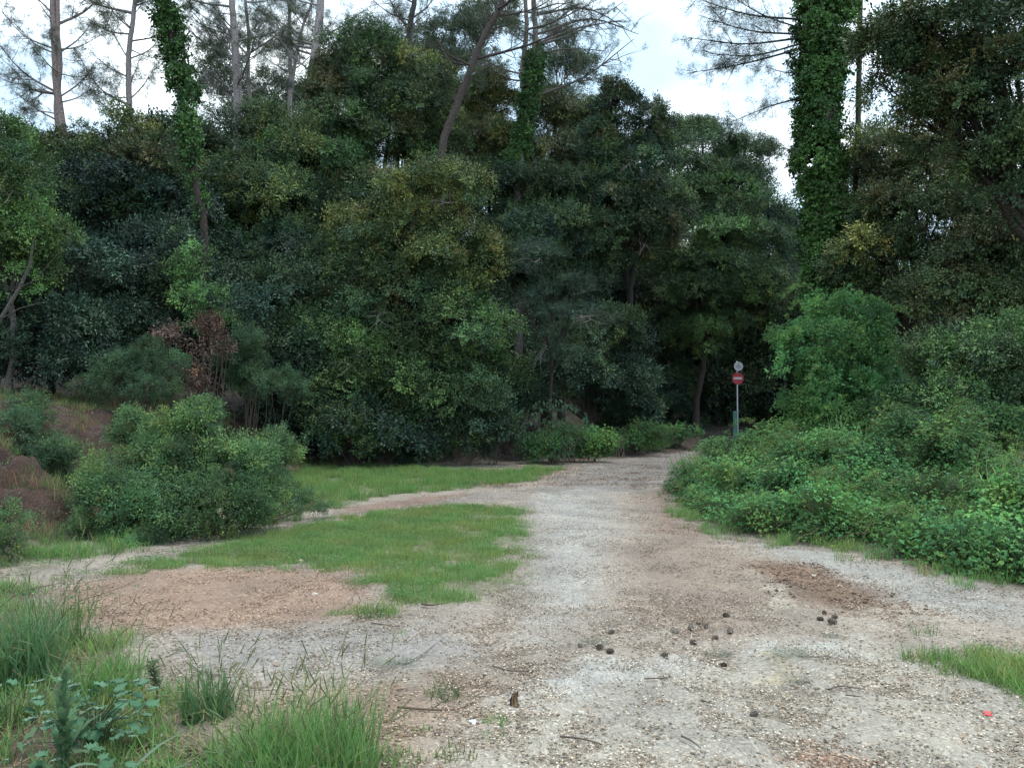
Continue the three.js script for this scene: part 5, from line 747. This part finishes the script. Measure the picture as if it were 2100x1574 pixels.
  // wood chip
  { const t = thing('wood_chip', 'small splintered piece of yellowish wood standing on pale gravel', 'wood', onGround(1057, 1447)), b = new MB(), c = [0.30, 0.20, 0.10]; b.tube([V(0, -0.005, 0.01), V(-0.006, 0.03, 0), V(-0.004, 0.055, -0.012), V(0.004, 0.07, -0.02)], [0.026, 0.022, 0.016, 0.004], c, 5); mesh('heartwood', b.geometry(), barkMat, t); const k = new MB(); k.tube([V(-0.022, 0.0, 0), V(-0.024, 0.035, -0.005), V(-0.01, 0.068, -0.02)], [0.009, 0.01, 0.003], [0.10, 0.08, 0.065], 5); k.tube([V(0.006, 0.05, -0.014), V(0.014, 0.076, -0.022)], [0.01, 0.003], [0.10, 0.085, 0.075], 5); mesh('bark', k.geometry(), barkMat, t); }
  // scraps of litter
  const scrap = (label, u, v, w, l, c, seed) => { const g = new THREE.PlaneGeometry(w, l, 8, 5), p = g.attributes.position; g.rotateX(-Math.PI / 2); for (let k = 0; k < p.count; k++) p.setY(k, 0.008 + 0.35 * Math.min(w, l) * Math.abs(fbm2(p.getX(k) * 22 + seed, p.getZ(k) * 22, 3))); g.computeVertexNormals(); const m = mesh('litter_scrap', g, new THREE.MeshStandardMaterial({ color: new THREE.Color(...c), roughness: 0.45, side: THREE.DoubleSide }), scene); tag(m, label, 'litter'); m.position.copy(onGround(u, v)); m.rotation.y = seed; };
  scrap('crumpled white and blue scrap on the pale gravel', 973, 1482, 0.06, 0.035, [0.62, 0.68, 0.72], 2.2); scrap('crumpled red wrapper at the lower right edge', 2026, 1466, 0.07, 0.04, [0.62, 0.07, 0.08], 1.1); scrap('yellow scrap at the foot of the brambles', 1710, 1120, 0.10, 0.06, [0.72, 0.72, 0.2], 0.6);
}

// ---------------------------------------------------------------- road signs by the bend
{
  const d = 35, foot = P(1513, 892, d); foot.y = height(foot.x, foot.z); const t = thing('road_sign', 'sign post with a red no-entry disc below a round white plate', 'road sign', foot), px = d / F, Y = (v) => P(1513, v, d).y - foot.y;
  const steel = new THREE.MeshStandardMaterial({ color: new THREE.Color(0.42, 0.43, 0.44), roughness: 0.5, metalness: 0.6 }), red = new THREE.MeshStandardMaterial({ color: new THREE.Color(0.30, 0.012, 0.02), roughness: 0.4 }), white = new THREE.MeshStandardMaterial({ color: new THREE.Color(0.38, 0.38, 0.4), roughness: 0.45 }), grey = new THREE.MeshStandardMaterial({ color: new THREE.Color(0.05, 0.05, 0.06), roughness: 0.6 });
  const pole = new THREE.CylinderGeometry(0.035, 0.035, Y(742) + 0.35, 16); pole.translate(0, (Y(742) - 0.35) / 2, 0); mesh('pole', pole, steel, t); mesh('pole_cap', new THREE.SphereGeometry(0.036, 12, 8, 0, 6.3, 0, 1.6).translate(0, Y(742), 0), steel, t);
  const disc = (R, v, material, name) => { const g = new THREE.LatheGeometry([[0, -0.006], [R - 0.006, -0.006], [R, -0.003], [R, 0.012], [R - 0.008, 0.016], [R - 0.014, 0.008], [0, 0.008]].map(([x, y]) => new THREE.Vector2(x, y)), 40); g.rotateX(Math.PI / 2); const m = mesh(name, g, material, t); m.position.set(0.02, Y(v), 0.05); return m; };
  const ne = disc(0.265, 776, red, 'no_entry_disc'); mesh('white_bar', new THREE.BoxGeometry(0.37, 0.1, 0.004).translate(0, 0.012, 0.013), white, ne); mesh('bracket', new THREE.BoxGeometry(0.12, 0.05, 0.05).translate(0, 0, -0.028), steel, ne);
  const up = disc(0.205, 751, white, 'white_plate'); up.position.x += 0.035; mesh('bracket', new THREE.BoxGeometry(0.1, 0.05, 0.05).translate(-0.03, 0, -0.028), steel, up);
  [[0.07, 0.16], [0.025, 0.24], [-0.02, 0.26], [-0.065, 0.22]].forEach(([y, w]) => mesh('text_line', new THREE.BoxGeometry(w, 0.014, 0.003).translate(0, y, 0.012), grey, up)); mesh('arrow_mark', new THREE.ConeGeometry(0.03, 0.05, 3).scale(1, 1, 0.08).translate(0.02, -0.13, 0.013), grey, up); mesh('arrow_mark', new THREE.ConeGeometry(0.03, 0.05, 3).rotateZ(Math.PI).scale(1, 1, 0.08).translate(0.015, 0.155, 0.013), grey, up);
  const bx = P(1509, 868, d - 0.15), gp = thing('marker_post', 'short flat dark green post at the foot of the road sign', 'post', V(bx.x - 0.03, height(bx.x, bx.z), bx.z)); const green = new THREE.MeshStandardMaterial({ color: new THREE.Color(0.05, 0.13, 0.11), roughness: 0.6 }); const top = P(1509, 842, d).y - gp.position.y; mesh('board', new THREE.BoxGeometry(0.16, top + 0.2, 0.03).translate(0, top / 2 - 0.1, 0), green, gp); mesh('edge_strip', new THREE.BoxGeometry(0.03, top + 0.2, 0.06).translate(0.096, top / 2 - 0.1, -0.01), green, gp);
}
// small yellow flowers in the verge
{ const r = random(881), pm = new MB(); for (let k = 0; k < 8; k++) { const a = k * 0.785; pm.leaf(V(), V(Math.cos(a), 0.3, Math.sin(a)).normalize(), UP, 0.016, 0.009, [0.70, 0.60, 0.06], 0.2); } const g = pm.geometry(), sb = new MB(); sb.tube([V(0, -0.2, 0), V(0, 0, 0)], [0.002, 0.0015], [0.1, 0.16, 0.06], 4); const sg = sb.geometry(); [['yellow flower left of the pair below the large verge shrub', 330, 1080], ['yellow flower right of the pair below the large verge shrub', 351, 1082], ['lone yellow flower below the shrub near the mossy soil', 228, 1128], ['yellow flower far left beneath the bank', 36, 1148]].forEach(([l, u, v]) => { const t = thing('yellow_flower', l, 'flower', onGround(u, v + 14).add(V(0, 0.2, 0)), 'yellow flowers in the verge'); mesh('petals', g, softLeaf, t); mesh('stalk', sg, softLeaf, t); }); }
console.log('copies', copies);
renderer.render(scene, camera);
